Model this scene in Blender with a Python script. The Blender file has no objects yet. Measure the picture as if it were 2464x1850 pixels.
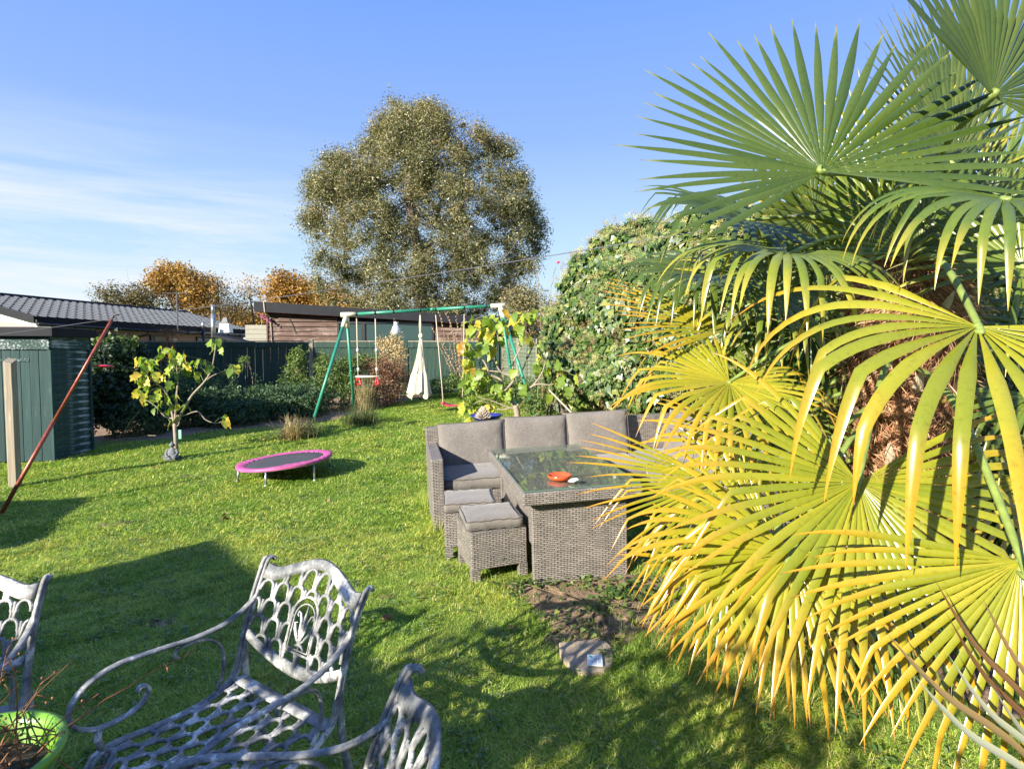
import bpy, bmesh, math, random
import numpy as np
from mathutils import Vector, Matrix, Euler
R = math.radians
random.seed(7); rng = np.random.default_rng(11)
S = bpy.context.scene
C = S.collection
# ------------------------------------------------------------------ camera
FPX = 1400.0; PW, PH = 2464.0, 1850.0; HOR = 853.0; CZ = 1.72
PITCH = math.atan((PH/2-HOR)/FPX)
cam = bpy.data.cameras.new('camera'); co = bpy.data.objects.new('camera', cam); C.objects.link(co)
co.location = (0, 0, CZ); co.rotation_euler = (math.pi/2-PITCH, 0, 0)
cam.sensor_width = 36; cam.lens = 36*FPX/PW; cam.clip_end = 3000; cam.clip_start = 0.05
S.camera = co
S.render.engine = 'CYCLES'
# ------------------------------------------------------------------ sun, sky, exposure
SAZ, SEL = R(42), R(22)          # light travels 42 deg right of +Y, sun 22 deg high
sun = bpy.data.lights.new('sun', 'SUN'); sun.energy = 4.6; sun.angle = R(0.5); sun.color = (1.0, .93, .80)
so = bpy.data.objects.new('sun', sun); C.objects.link(so)
ldir = Vector((math.sin(SAZ)*math.cos(SEL), math.cos(SAZ)*math.cos(SEL), -math.sin(SEL)))
so.rotation_euler = ldir.to_track_quat('-Z', 'Y').to_euler(); so.location = (-20, -20, 20)
S.view_settings.view_transform = 'Standard'; S.view_settings.look = 'None'
S.view_settings.exposure = 1.5; S.view_settings.gamma = 1
W = bpy.data.worlds.new('World'); S.world = W; W.use_nodes = True
def nn(nt, t, **k):
    n = nt.nodes.new(t)
    for a, b in k.items(): setattr(n, a, b)
    return n
def ramp(nt, fac, stops, interp='LINEAR'):
    r = nn(nt, 'ShaderNodeValToRGB'); r.color_ramp.interpolation = interp
    e = r.color_ramp.elements
    while len(e) < len(stops): e.new(.5)
    for i, (p, c) in enumerate(stops):
        e[i].position = p; e[i].color = (*c, 1) if len(c) == 3 else c
    nt.links.new(fac, r.inputs[0]); return r.outputs[0]
def build_world():
    nt = W.node_tree; nt.nodes.clear(); L = nt.links.new
    out = nn(nt, 'ShaderNodeOutputWorld'); bg = nn(nt, 'ShaderNodeBackground'); bg.inputs[1].default_value = .15
    sky = nn(nt, 'ShaderNodeTexSky', sky_type='NISHITA'); sky.sun_disc = False
    sky.sun_elevation = SEL; sky.sun_rotation = math.pi+SAZ; sky.altitude = 30
    sky.air_density = 1.0; sky.dust_density = 0.3; sky.ozone_density = 1.6
    tc = nn(nt, 'ShaderNodeTexCoord')
    mp = nn(nt, 'ShaderNodeMapping'); mp.inputs['Scale'].default_value = (1.6, 1.6, 15); mp.inputs['Rotation'].default_value = (0, R(4), 0)
    L(tc.outputs['Generated'], mp.inputs[0])
    n1 = nn(nt, 'ShaderNodeTexNoise'); n1.inputs['Scale'].default_value = 1.5; n1.inputs['Detail'].default_value = 6; n1.inputs['Roughness'].default_value = .62
    n1.inputs['Distortion'].default_value = .4
    L(mp.outputs[0], n1.inputs['Vector'])
    r1 = nn(nt, 'ShaderNodeValToRGB'); r1.color_ramp.elements[0].position = .40; r1.color_ramp.elements[1].position = .66
    L(n1.outputs[0], r1.inputs[0])
    # thin cirrus bank low in the sky to the left
    sx = nn(nt, 'ShaderNodeSeparateXYZ'); L(tc.outputs['Generated'], sx.inputs[0])
    az = nn(nt, 'ShaderNodeMapRange', interpolation_type='SMOOTHSTEP'); az.inputs[1].default_value = -.02; az.inputs[2].default_value = -.5
    L(sx.outputs[0], az.inputs[0])
    el = nn(nt, 'ShaderNodeMapRange', interpolation_type='SMOOTHSTEP'); el.inputs[1].default_value = .36; el.inputs[2].default_value = .12
    L(sx.outputs[2], el.inputs[0])
    m1 = nn(nt, 'ShaderNodeMath', operation='MULTIPLY'); L(az.outputs[0], m1.inputs[0]); L(el.outputs[0], m1.inputs[1])
    m2 = nn(nt, 'ShaderNodeMath', operation='MULTIPLY'); L(m1.outputs[0], m2.inputs[0]); L(r1.outputs[0], m2.inputs[1])
    # pale low haze band
    hz = nn(nt, 'ShaderNodeMapRange', interpolation_type='SMOOTHSTEP'); hz.inputs[1].default_value = .38; hz.inputs[2].default_value = -.04; hz.inputs[4].default_value = .0
    L(sx.outputs[2], hz.inputs[0])
    mx0 = nn(nt, 'ShaderNodeMixRGB'); mx0.inputs[2].default_value = (4.0, 5.3, 6.6, 1)
    gr = ramp(nt, sx.outputs[2], [(.0, (1.75, 2.12, 2.35)), (.19, (1.22, 1.72, 2.34)), (.34, (.72, 1.18, 2.34)), (.52, (.45, .92, 2.34)), (1.0, (.35, .75, 2.2))])
    mg = nn(nt, 'ShaderNodeMixRGB'); mg.inputs[0].default_value = .94; L(sky.outputs[0], mg.inputs[1]); L(gr, mg.inputs[2])
    L(hz.outputs[0], mx0.inputs[0]); L(mg.outputs[0], mx0.inputs[1])
    m3 = nn(nt, 'ShaderNodeMath', operation='MULTIPLY'); m3.inputs[1].default_value = 1.0; L(m2.outputs[0], m3.inputs[0])
    mx = nn(nt, 'ShaderNodeMixRGB'); mx.inputs[2].default_value = (2.25, 2.32, 2.4, 1)
    L(m3.outputs[0], mx.inputs[0]); L(mx0.outputs[0], mx.inputs[1])
    L(mx.outputs[0], bg.inputs[0]); L(bg.outputs[0], out.inputs[0])
build_world()

# ------------------------------------------------------------------ geometry of the place
SX, SY = .03, .035
def G(x, y):                                     # the garden slopes gently up, away and to the right
    return SX*min(max(x, -14), 10)+SY*min(max(y, -3), 20)
def wob(x, y):
    return .010*math.sin(3.1*x+1.7*y)*math.cos(2.3*y-1.1*x)+.006*math.sin(7.3*x-5.1*y+1)+.004*math.sin(13*x+11*y)
def GZ(x, y): return G(x, y)+wob(x, y)
def ray(u, v):
    x = (u-PW/2)/FPX; y = -(v-PH/2)/FPX; c, s = math.cos(PITCH), math.sin(PITCH)
    return Vector((x, c+y*s, -s+y*c))
def at(u, v, Y):
    d = ray(u, v); t = Y/d.y; return Vector((t*d.x, Y, CZ+t*d.z))
def gp(u, v, h=0.0):
    d = ray(u, v); t = (CZ-h)/(SX*d.x+SY*d.y-d.z); return Vector((t*d.x, t*d.y, CZ+t*d.z))
TILT = Vector((-SX, -SY, 1)).normalized()
TQ = Vector((0, 0, 1)).rotation_difference(TILT)

# ------------------------------------------------------------------ materials
MATS = {}
def base_mat(name):
    m = bpy.data.materials.new(name); m.use_nodes = True; nt = m.node_tree
    b = nt.nodes['Principled BSDF']; MATS[name] = m
    return m, nt, b, nt.links.new
def setc(inp, c): inp.default_value = (*c, 1) if len(c) == 3 else c
def coords(nt, kind='Object', scale=(1, 1, 1), rot=(0, 0, 0)):
    tc = nn(nt, 'ShaderNodeTexCoord'); mp = nn(nt, 'ShaderNodeMapping')
    mp.inputs['Scale'].default_value = scale; mp.inputs['Rotation'].default_value = rot
    nt.links.new(tc.outputs[kind], mp.inputs[0]); return mp.outputs[0]
def noise(nt, vec, scale, detail=4, rough=.55, dist=0):
    n = nn(nt, 'ShaderNodeTexNoise'); n.inputs['Scale'].default_value = scale; n.inputs['Detail'].default_value = detail
    n.inputs['Roughness'].default_value = rough; n.inputs['Distortion'].default_value = dist
    nt.links.new(vec, n.inputs['Vector']); return n.outputs[0]
def mixc(nt, fac, a, b, mode='MIX'):
    m = nn(nt, 'ShaderNodeMixRGB', blend_type=mode)
    for i, v in ((0, fac), (1, a), (2, b)):
        if isinstance(v, (int, float)): m.inputs[i].default_value = v
        elif isinstance(v, tuple): m.inputs[i].default_value = (*v, 1)
        else: nt.links.new(v, m.inputs[i])
    return m.outputs[0]
def bump(nt, b, h, strength=.3, dist=.01):
    n = nn(nt, 'ShaderNodeBump'); n.inputs['Strength'].default_value = strength; n.inputs['Distance'].default_value = dist
    nt.links.new(h, n.inputs['Height']); nt.links.new(n.outputs[0], b.inputs['Normal'])
def mat(name, col, rough=.6, metal=0, var=.25, vs=8, bs=.15, bd=.004, kind='Object', scale=(1, 1, 1), spec=.5):
    m, nt, b, L = base_mat(name); v = coords(nt, kind, scale)
    n = noise(nt, v, vs, 5)
    c = ramp(nt, n, [(.25, tuple(x*(1-var) for x in col)), (.75, tuple(min(1, x*(1+var)) for x in col))])
    L(c, b.inputs['Base Color']); b.inputs['Roughness'].default_value = rough; b.inputs['Metallic'].default_value = metal
    b.inputs['Specular IOR Level'].default_value = spec
    if bs: bump(nt, b, noise(nt, v, vs*5, 3), bs, bd)
    return m
def leafmat(name, stops, rough=.45, trans=.35, attr='rnd', spec=.4, tipc=None, tips=(.6, 1.0), objrand=False, tcol=1.0):
    """leaf colours picked by the per-leaf attribute; some light passes through"""
    m, nt, b, L = base_mat(name)
    if objrand: f = nn(nt, 'ShaderNodeObjectInfo').outputs['Random']
    else:
        a = nn(nt, 'ShaderNodeAttribute', attribute_name=attr); f = a.outputs['Fac']
    c = ramp(nt, f, stops)
    if tipc:
        t = nn(nt, 'ShaderNodeAttribute', attribute_name='tip')
        tr = nn(nt, 'ShaderNodeMapRange'); tr.inputs[1].default_value = tips[0]; tr.inputs[2].default_value = tips[1]
        L(t.outputs['Fac'], tr.inputs[0]); c = mixc(nt, tr.outputs[0], c, tipc)
    if tipc:                                         # scorched last centimetre
        t2 = nn(nt, 'ShaderNodeMapRange'); t2.inputs[1].default_value = .965; t2.inputs[2].default_value = 1.02; L(t.outputs['Fac'], t2.inputs[0]); c = mixc(nt, t2.outputs[0], c, (.12, .055, .025))
        sp = noise(nt, coords(nt, 'Object'), 55, 4, .7); c = mixc(nt, .7, c, ramp(nt, sp, [(.28, (.62, .55, .42)), (.42, (.95, .95, .9)), (.7, (1.1, 1.08, 1.0))]), 'MULTIPLY')
    L(c, b.inputs['Base Color']); b.inputs['Roughness'].default_value = rough; b.inputs['Specular IOR Level'].default_value = spec
    tb = nn(nt, 'ShaderNodeBsdfTranslucent')
    c2 = mixc(nt, 1.0, c, (1.15*tcol, 1.25*tcol, .55*tcol), 'MULTIPLY'); L(c2, tb.inputs[0])
    ms = nn(nt, 'ShaderNodeMixShader'); ms.inputs[0].default_value = trans
    out = nt.nodes['Material Output']; L(b.outputs[0], ms.inputs[1]); L(tb.outputs[0], ms.inputs[2]); L(ms.outputs[0], out.inputs[0])
    return m

# wicker: flat strands woven over uprights, as fine relief with dark gaps
def wicker_mat():
    m, nt, b, L = base_mat('wicker'); v = coords(nt, 'UV')
    br = nn(nt, 'ShaderNodeTexBrick'); br.offset = .5; br.inputs['Scale'].default_value = 1
    br.inputs['Brick Width'].default_value = .046; br.inputs['Row Height'].default_value = .0135; br.inputs['Mortar Size'].default_value = .0026
    br.inputs['Mortar Smooth'].default_value = .6
    setc(br.inputs['Color1'], (.33, .295, .265)); setc(br.inputs['Color2'], (.23, .205, .18)); setc(br.inputs['Mortar'], (.022, .019, .017))
    L(v, br.inputs['Vector'])
    wv = nn(nt, 'ShaderNodeTexWave'); wv.inputs['Scale'].default_value = 30; wv.bands_direction = 'X'; L(v, wv.inputs['Vector'])
    n = noise(nt, coords(nt, 'Object'), 9, 4)
    c = mixc(nt, .35, br.outputs[0], ramp(nt, n, [(.3, (.55, .55, .55)), (.7, (1.4, 1.35, 1.3))]), 'MULTIPLY')
    L(c, b.inputs['Base Color']); b.inputs['Roughness'].default_value = .42
    inv = nn(nt, 'ShaderNodeMath', operation='SUBTRACT'); inv.inputs[0].default_value = 1; L(br.outputs['Fac'], inv.inputs[1])
    ad = nn(nt, 'ShaderNodeMath', operation='MULTIPLY_ADD'); ad.inputs[1].default_value = .35; L(wv.outputs[1], ad.inputs[0]); L(inv.outputs[0], ad.inputs[2])
    bump(nt, b, ad.outputs[0], .9, .004)
    return m
wicker_mat()
def fabric_mat():
    m, nt, b, L = base_mat('cushion_fabric'); v = coords(nt, 'Object', (1, 1, 1))
    w = noise(nt, coords(nt, 'Object', (60, 60, 600)), 1, 2); w2 = noise(nt, coords(nt, 'Object', (500, 60, 60)), 1, 2)
    big = noise(nt, v, 7, 4)
    c = ramp(nt, big, [(.3, (.14, .126, .112)), (.7, (.185, .167, .146))])
    c = mixc(nt, .5, c, ramp(nt, w, [(.35, (.72, .72, .72)), (.65, (1.25, 1.25, 1.25))]), 'MULTIPLY')
    L(c, b.inputs['Base Color']); b.inputs['Roughness'].default_value = .9; b.inputs['Specular IOR Level'].default_value = .2
    b.inputs['Sheen Weight'].default_value = .2
    wr = noise(nt, coords(nt, 'Object', (1, 1, 1)), 14, 3, .5, .6)
    bump(nt, b, wr, .5, .012)
fabric_mat()
def cast_mat():
    m, nt, b, L = base_mat('weathered_cast_metal'); v = coords(nt, 'Object')
    n1 = noise(nt, v, 9, 7, .68, .3); n2 = noise(nt, v, 70, 4, .7)
    mm = nn(nt, 'ShaderNodeMath', operation='MULTIPLY_ADD'); mm.inputs[1].default_value = .25; L(n2, mm.inputs[0]); L(n1, mm.inputs[2])
    c = ramp(nt, mm.outputs[0], [(.47, (.075, .080, .082)), (.58, (.18, .185, .18)), (.685, (.32, .315, .295)), (.705, (.62, .60, .54))])
    L(c, b.inputs['Base Color']); b.inputs['Roughness'].default_value = .6; b.inputs['Specular IOR Level'].default_value = .5
    bump(nt, b, mm.outputs[0], .4, .003)
cast_mat()
def plank_mat(name, c0, c1, worn, wornpos=.72, along='Z', rough=.6, wscale=1.0):
    """painted or bare timber: grain along the board, paint worn off in streaks"""
    m, nt, b, L = base_mat(name)
    sc = {'Z': (26, 26, 1.3), 'X': (1.3, 26, 26), 'Y': (26, 1.3, 26)}[along]
    g = noise(nt, coords(nt, 'Object', sc), 1.4*wscale, 6, .6, .3); big = noise(nt, coords(nt, 'Object'), 1.9, 5)
    rnd = nn(nt, 'ShaderNodeObjectInfo').outputs['Random']
    c = ramp(nt, g, [(.3, c0), (.7, c1)])
    c = mixc(nt, .35, c, ramp(nt, rnd, [(0, (.55, .55, .55)), (1, (1.3, 1.3, 1.3))]), 'MULTIPLY')
    mm = nn(nt, 'ShaderNodeMath', operation='MULTIPLY_ADD'); mm.inputs[1].default_value = .5; L(g, mm.inputs[0])
    m5 = nn(nt, 'ShaderNodeMath', operation='MULTIPLY'); m5.inputs[1].default_value = .5; L(big, m5.inputs[0]); L(m5.outputs[0], mm.inputs[2])
    wf = nn(nt, 'ShaderNodeMapRange'); wf.inputs[1].default_value = wornpos-.06; wf.inputs[2].default_value = wornpos+.03; L(mm.outputs[0], wf.inputs[0])
    wk = nn(nt, 'ShaderNodeMath', operation='MULTIPLY', use_clamp=True); wk.inputs[1].default_value = .8; L(wf.outputs[0], wk.inputs[0])
    c = mixc(nt, wk.outputs[0], c, worn); L(c, b.inputs['Base Color']); b.inputs['Roughness'].default_value = rough
    b.inputs['Specular IOR Level'].default_value = .15
    bump(nt, b, g, .35, .004)
plank_mat('green_shed_paint', (.020, .045, .046), (.036, .074, .070), (.38, .42, .41), .645)
plank_mat('green_shed_paint_level', (.022, .050, .048), (.042, .082, .076), (.46, .50, .49), .585, 'Y')
plank_mat('green_fence_paint', (.017, .040, .032), (.034, .066, .050), (.20, .24, .21), .66)
plank_mat('pale_green_slat', (.10, .13, .085), (.165, .19, .13), (.27, .28, .22), .6, 'X')
plank_mat('brown_cladding', (.060, .036, .027), (.15, .090, .068), (.27, .21, .18), .57, 'X')
plank_mat('bare_timber', (.19, .155, .11), (.30, .26, .195), (.40, .37, .31), .6)
mat('concrete_post', (.19, .17, .14), .9, vs=20, var=.45, bs=.4)
mat('roof_tile', (.12, .125, .125), .6, vs=12, var=.35, bs=.3)
mat('black_fascia', (.013, .014, .019), .6, vs=3, var=.3, bs=.05, spec=.15)
mat('black_plastic', (.015, .016, .018), .35, vs=6, bs=.05)
mat('white_upvc', (.72, .72, .69), .4, vs=4, var=.06, bs=.03)
mat('pebbledash', (.52, .34, .29), .95, vs=90, var=.45, bs=.8, bd=.01)
mat('cream_render', (.27, .26, .21), .9, vs=10, var=.12, bs=.3)
mat('orange_soffit', (.55, .16, .04), .6, vs=5, bs=.1)
mat('bark_brown', (.12, .085, .06), .9, vs=18, var=.4, bs=.6, bd=.01)
mat('bark_grey', (.27, .22, .17), .85, vs=16, var=.35, bs=.5, bd=.006)
mat('bark_euc', (.20, .15, .12), .8, vs=3, var=.4, bs=.4)
mat('twig_red', (.24, .095, .035), .7, vs=30, var=.3, bs=.2)
mat('dry_stem', (.26, .18, .11), .8, vs=20, var=.4, bs=.2)
mat('green_tube', (.025, .20, .125), .38, vs=9, var=.18, bs=.06)
mat('cream_plastic', (.62, .57, .42), .45, vs=9, var=.1, bs=.04)
mat('red_plastic', (.62, .018, .022), .3, vs=6, var=.12, bs=.03)
mat('pink_plastic', (.62, .035, .085), .35, vs=6, var=.12, bs=.03)
mat('pole_red', (.30, .075, .045), .4, vs=22, var=.45, bs=.1, metal=.3)
mat('rope', (.44, .38, .28), .9, vs=80, var=.3, bs=.4)
mat('rope_dark', (.05, .05, .05), .8, vs=40, bs=.2)
mat('canvas', (.52, .47, .36), .9, vs=12, var=.12, bs=.4, bd=.006)
mat('steel', (.42, .43, .44), .35, metal=.8, vs=14, var=.2, bs=.05)
mat('grey_wire', (.12, .12, .14), .5, metal=.4, vs=14, bs=0)
mat('orange_glaze', (.68, .085, .02), .14, vs=8, var=.12, bs=.02, spec=.6)
mat('shell', (.66, .62, .53), .6, vs=40, var=.2, bs=.5)
mat('blue_glaze', (.018, .028, .22), .1, vs=9, var=.4, bs=.03, spec=.7)
mat('spiky_white', (.46, .38, .29), .7, vs=50, var=.45, bs=.4)
mat('stone_grey', (.13, .14, .15), .8, vs=26, var=.4, bs=.5, bd=.005)
mat('stone_buff', (.34, .27, .19), .9, vs=30, var=.35, bs=.6, bd=.006)
mat('plaque_white', (.62, .68, .70), .35, vs=6, var=.05, bs=.02)
mat('ink', (.08, .12, .22), .6, vs=6, bs=0)
mat('ink_teal', (.02, .30, .28), .6, vs=6, bs=0)
mat('lime_pot', (.15, .33, .03), .38, vs=5, var=.1, bs=.03)
mat('compost', (.05, .033, .022), .95, vs=60, var=.5, bs=.9, bd=.01)
mat('green_tag', (.18, .38, .28), .5, vs=60, var=.5, bs=0)
mat('house_render', (.55, .50, .43), .9, vs=8, var=.1, bs=.3)
mat('slate', (.10, .10, .11), .6, vs=8, var=.2, bs=.2)
mat('pink_vinyl', (.42, .085, .22), .5, vs=7, var=.25, bs=.25, bd=.006)
mat('mat_mesh', (.05, .052, .055), .8, vs=120, var=.5, bs=.3)
mat('fibre_core', (.20, .095, .042), .95, vs=25, var=.5, bs=.9, bd=.02)
mat('petiole', (.19, .25, .055), .5, vs=22, var=.3, bs=.2)
mat('dead_leaf', (.25, .13, .07), .8, vs=20, var=.5, bs=.3)
mat('flower_red', (.65, .02, .03), .6, vs=8, bs=0)
mat('umbel', (.42, .42, .16), .8, vs=30, var=.4, bs=0)
mat('umbel_brown', (.32, .22, .11), .8, vs=30, var=.4, bs=0)
def glassy(name, col, rough=.05, alpha=None):
    m, nt, b, L = base_mat(name); setc(b.inputs['Base Color'], col); b.inputs['Roughness'].default_value = rough
    b.inputs['Transmission Weight'].default_value = .55; b.inputs['IOR'].default_value = 1.45
glassy('clear_glass', (.75, .8, .78), .12)
def window_glass():
    m, nt, b, L = base_mat('window_glass'); setc(b.inputs['Base Color'], (.02, .045, .042)); b.inputs['Roughness'].default_value = .04
    b.inputs['Specular IOR Level'].default_value = .7
    bump(nt, b, noise(nt, coords(nt), 1.5, 2), .03, .02)
window_glass()
def table_glass():
    m, nt, b, L = base_mat('table_glass')
    tr = nn(nt, 'ShaderNodeBsdfTransparent'); setc(tr.inputs[0], (.86, .92, .86)); gl = nn(nt, 'ShaderNodeBsdfGlossy'); gl.inputs['Roughness'].default_value = .015
    setc(gl.inputs[0], (.9, .95, .9))
    lw = nn(nt, 'ShaderNodeLayerWeight'); lw.inputs[0].default_value = .5; pw = nn(nt, 'ShaderNodeMath', operation='POWER'); pw.inputs[1].default_value = 5; L(lw.outputs['Facing'], pw.inputs[0])
    fr = nn(nt, 'ShaderNodeMath', operation='MULTIPLY_ADD'); fr.inputs[1].default_value = .95; fr.inputs[2].default_value = .05; L(pw.outputs[0], fr.inputs[0])
    ms = nn(nt, 'ShaderNodeMixShader'); L(fr.outputs[0], ms.inputs[0]); L(tr.outputs[0], ms.inputs[1]); L(gl.outputs[0], ms.inputs[2])
    df = nn(nt, 'ShaderNodeBsdfDiffuse'); setc(df.inputs[0], (.16, .19, .12))
    st = ramp(nt, noise(nt, coords(nt, 'Object', (26, 8, 1)), 1.2, 5, .7), [(.52, (0, 0, 0)), (.75, (.45, .45, .45))])
    m2 = nn(nt, 'ShaderNodeMixShader'); L(st, m2.inputs[0]); L(ms.outputs[0], m2.inputs[1]); L(df.outputs[0], m2.inputs[2])
    L(m2.outputs[0], nt.nodes['Material Output'].inputs[0])
table_glass()
def teal_mat():
    m, nt, b, L = base_mat('teal_print'); n = noise(nt, coords(nt), 26, 2, .5, 1.2)
    L(ramp(nt, n, [(0, (.02, .30, .33)), (.55, (.02, .30, .33)), (.56, (.7, .2, .25)), (.62, (.75, .7, .6))], 'CONSTANT'), b.inputs['Base Color']); b.inputs['Roughness'].default_value = .7
teal_mat()
def ground_mats():
    m, nt, b, L = base_mat('lawn_soil'); v = coords(nt, 'Object')
    a = noise(nt, v, 1.1, 6, .6); f = noise(nt, v, 45, 5, .7)
    c = ramp(nt, a, [(.3, (.08, .13, .025)), (.5, (.14, .20, .04)), (.68, (.20, .24, .06)), (.85, (.25, .21, .10))])
    c = mixc(nt, .75, c, ramp(nt, f, [(.3, (.35, .35, .35)), (.7, (1.5, 1.5, 1.4))]), 'MULTIPLY')
    L(c, b.inputs['Base Color']); b.inputs['Roughness'].default_value = .95; b.inputs['Specular IOR Level'].default_value = .1
    bump(nt, b, f, 1.0, .02)
    m, nt, b, L = base_mat('bare_soil'); v = coords(nt, 'Object')
    f = noise(nt, v, 38, 6, .75); a = noise(nt, v, 4, 4)
    c = ramp(nt, f, [(.3, (.14, .085, .05)), (.55, (.33, .22, .14)), (.75, (.46, .34, .23))])
    c = mixc(nt, .5, c, ramp(nt, a, [(.3, (.6, .6, .6)), (.7, (1.3, 1.3, 1.2))]), 'MULTIPLY')
    L(c, b.inputs['Base Color']); b.inputs['Roughness'].default_value = .95; bump(nt, b, f, 1.0, .03)
ground_mats()
leafmat('grass_blade', [(0, (.13, .24, .035)), (.3, (.28, .42, .06)), (.65, (.45, .56, .10)), (.88, (.58, .60, .17)), (1, (.66, .54, .30))], .50, .42, spec=.25)
def grass_variation():
    m = MATS['grass_blade']; nt = m.node_tree; b = nt.nodes['Principled BSDF']; src = b.inputs['Base Color'].links[0].from_socket
    gp_ = nn(nt, 'ShaderNodeNewGeometry').outputs['Position']
    n1 = noise(nt, gp_, 1.3, 5, .62); n2 = noise(nt, gp_, 9, 4, .6)
    c = mixc(nt, 1.0, src, ramp(nt, n1, [(.34, (.60, .78, .60)), (.5, (1, 1, 1)), (.64, (1.25, 1.08, 1.05))]), 'MULTIPLY')
    c = mixc(nt, .8, c, ramp(nt, n2, [(.3, (.66, .74, .62)), (.55, (1.05, 1.05, 1)), (.75, (1.35, 1.15, 1.15))]), 'MULTIPLY')
    nt.links.new(c, b.inputs['Base Color'])
grass_variation()
leafmat('weed_leaf', [(0, (.07, .13, .03)), (.6, (.15, .22, .06)), (1, (.30, .36, .14))], .35, .3)
leafmat('euc_leaf', [(0, (.085, .09, .04)), (.4, (.17, .17, .07)), (.66, (.27, .25, .12)), (.82, (.37, .24, .11)), (.97, (.44, .19, .09)), (1, (.55, .04, .02))], .42, .22, spec=.5)
leafmat('ivy_leaf', [(0, (.025, .058, .014)), (.5, (.058, .11, .022)), (.85, (.12, .18, .035)), (1, (.26, .28, .06))], .38, .2, spec=.55)
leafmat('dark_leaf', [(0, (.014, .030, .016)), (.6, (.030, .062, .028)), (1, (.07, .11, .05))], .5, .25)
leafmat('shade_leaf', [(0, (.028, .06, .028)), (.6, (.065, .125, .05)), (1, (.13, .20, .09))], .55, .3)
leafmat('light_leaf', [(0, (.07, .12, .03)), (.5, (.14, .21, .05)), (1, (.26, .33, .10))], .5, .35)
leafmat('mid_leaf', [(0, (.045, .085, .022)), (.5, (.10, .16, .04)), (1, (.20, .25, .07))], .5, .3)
leafmat('brown_leaf', [(0, (.09, .04, .022)), (.5, (.20, .095, .05)), (.8, (.30, .17, .10)), (1, (.40, .29, .19))], .8, .25)
leafmat('straw', [(0, (.30, .22, .11)), (.6, (.52, .41, .22)), (1, (.66, .55, .34))], .7, .25)
leafmat('grass_green_dark', [(0, (.05, .085, .025)), (.7, (.12, .15, .05)), (1, (.30, .25, .12))], .6, .25)
leafmat('autumn_leaf', [(0, (.15, .085, .02)), (.4, (.34, .17, .035)), (.8, (.46, .27, .055)), (1, (.30, .28, .06))], .6, .3)
leafmat('olive_leaf', [(0, (.055, .050, .022)), (.5, (.13, .11, .045)), (1, (.24, .17, .07))], .6, .3)
leafmat('fig_leaf', [(0, (.12, .20, .03)), (.4, (.21, .31, .04)), (.68, (.34, .40, .05)), (.9, (.55, .45, .05)), (1, (.36, .17, .04))], .42, .38, objrand=True)
leafmat('fibre', [(0, (.20, .08, .035)), (.5, (.42, .20, .10)), (.85, (.58, .36, .21)), (1, (.70, .52, .36))], .8, .25)
def palm_mat(name, stops, tip, tips):
    m = leafmat(name, stops, .27, .28, tipc=tip, tips=tips, spec=.7)
    return m
palm_mat('palm_green', [(0, (.045, .080, .012)), (.6, (.080, .120, .018)), (1, (.15, .18, .028))], (.33, .31, .05), (.88, 1.0))
palm_mat('palm_mid', [(0, (.075, .125, .02)), (.5, (.145, .195, .025)), (1, (.23, .26, .035))], (.48, .38, .05), (.66, .98))
palm_mat('palm_yellow', [(0, (.18, .215, .016)), (.5, (.30, .29, .02)), (1, (.44, .355, .035))], (.58, .28, .02), (.54, .95))
leafmat('phormium', [(0, (.17, .07, .03)), (.5, (.26, .18, .08)), (1, (.40, .41, .28))], .4, .15)
M = MATS

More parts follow.
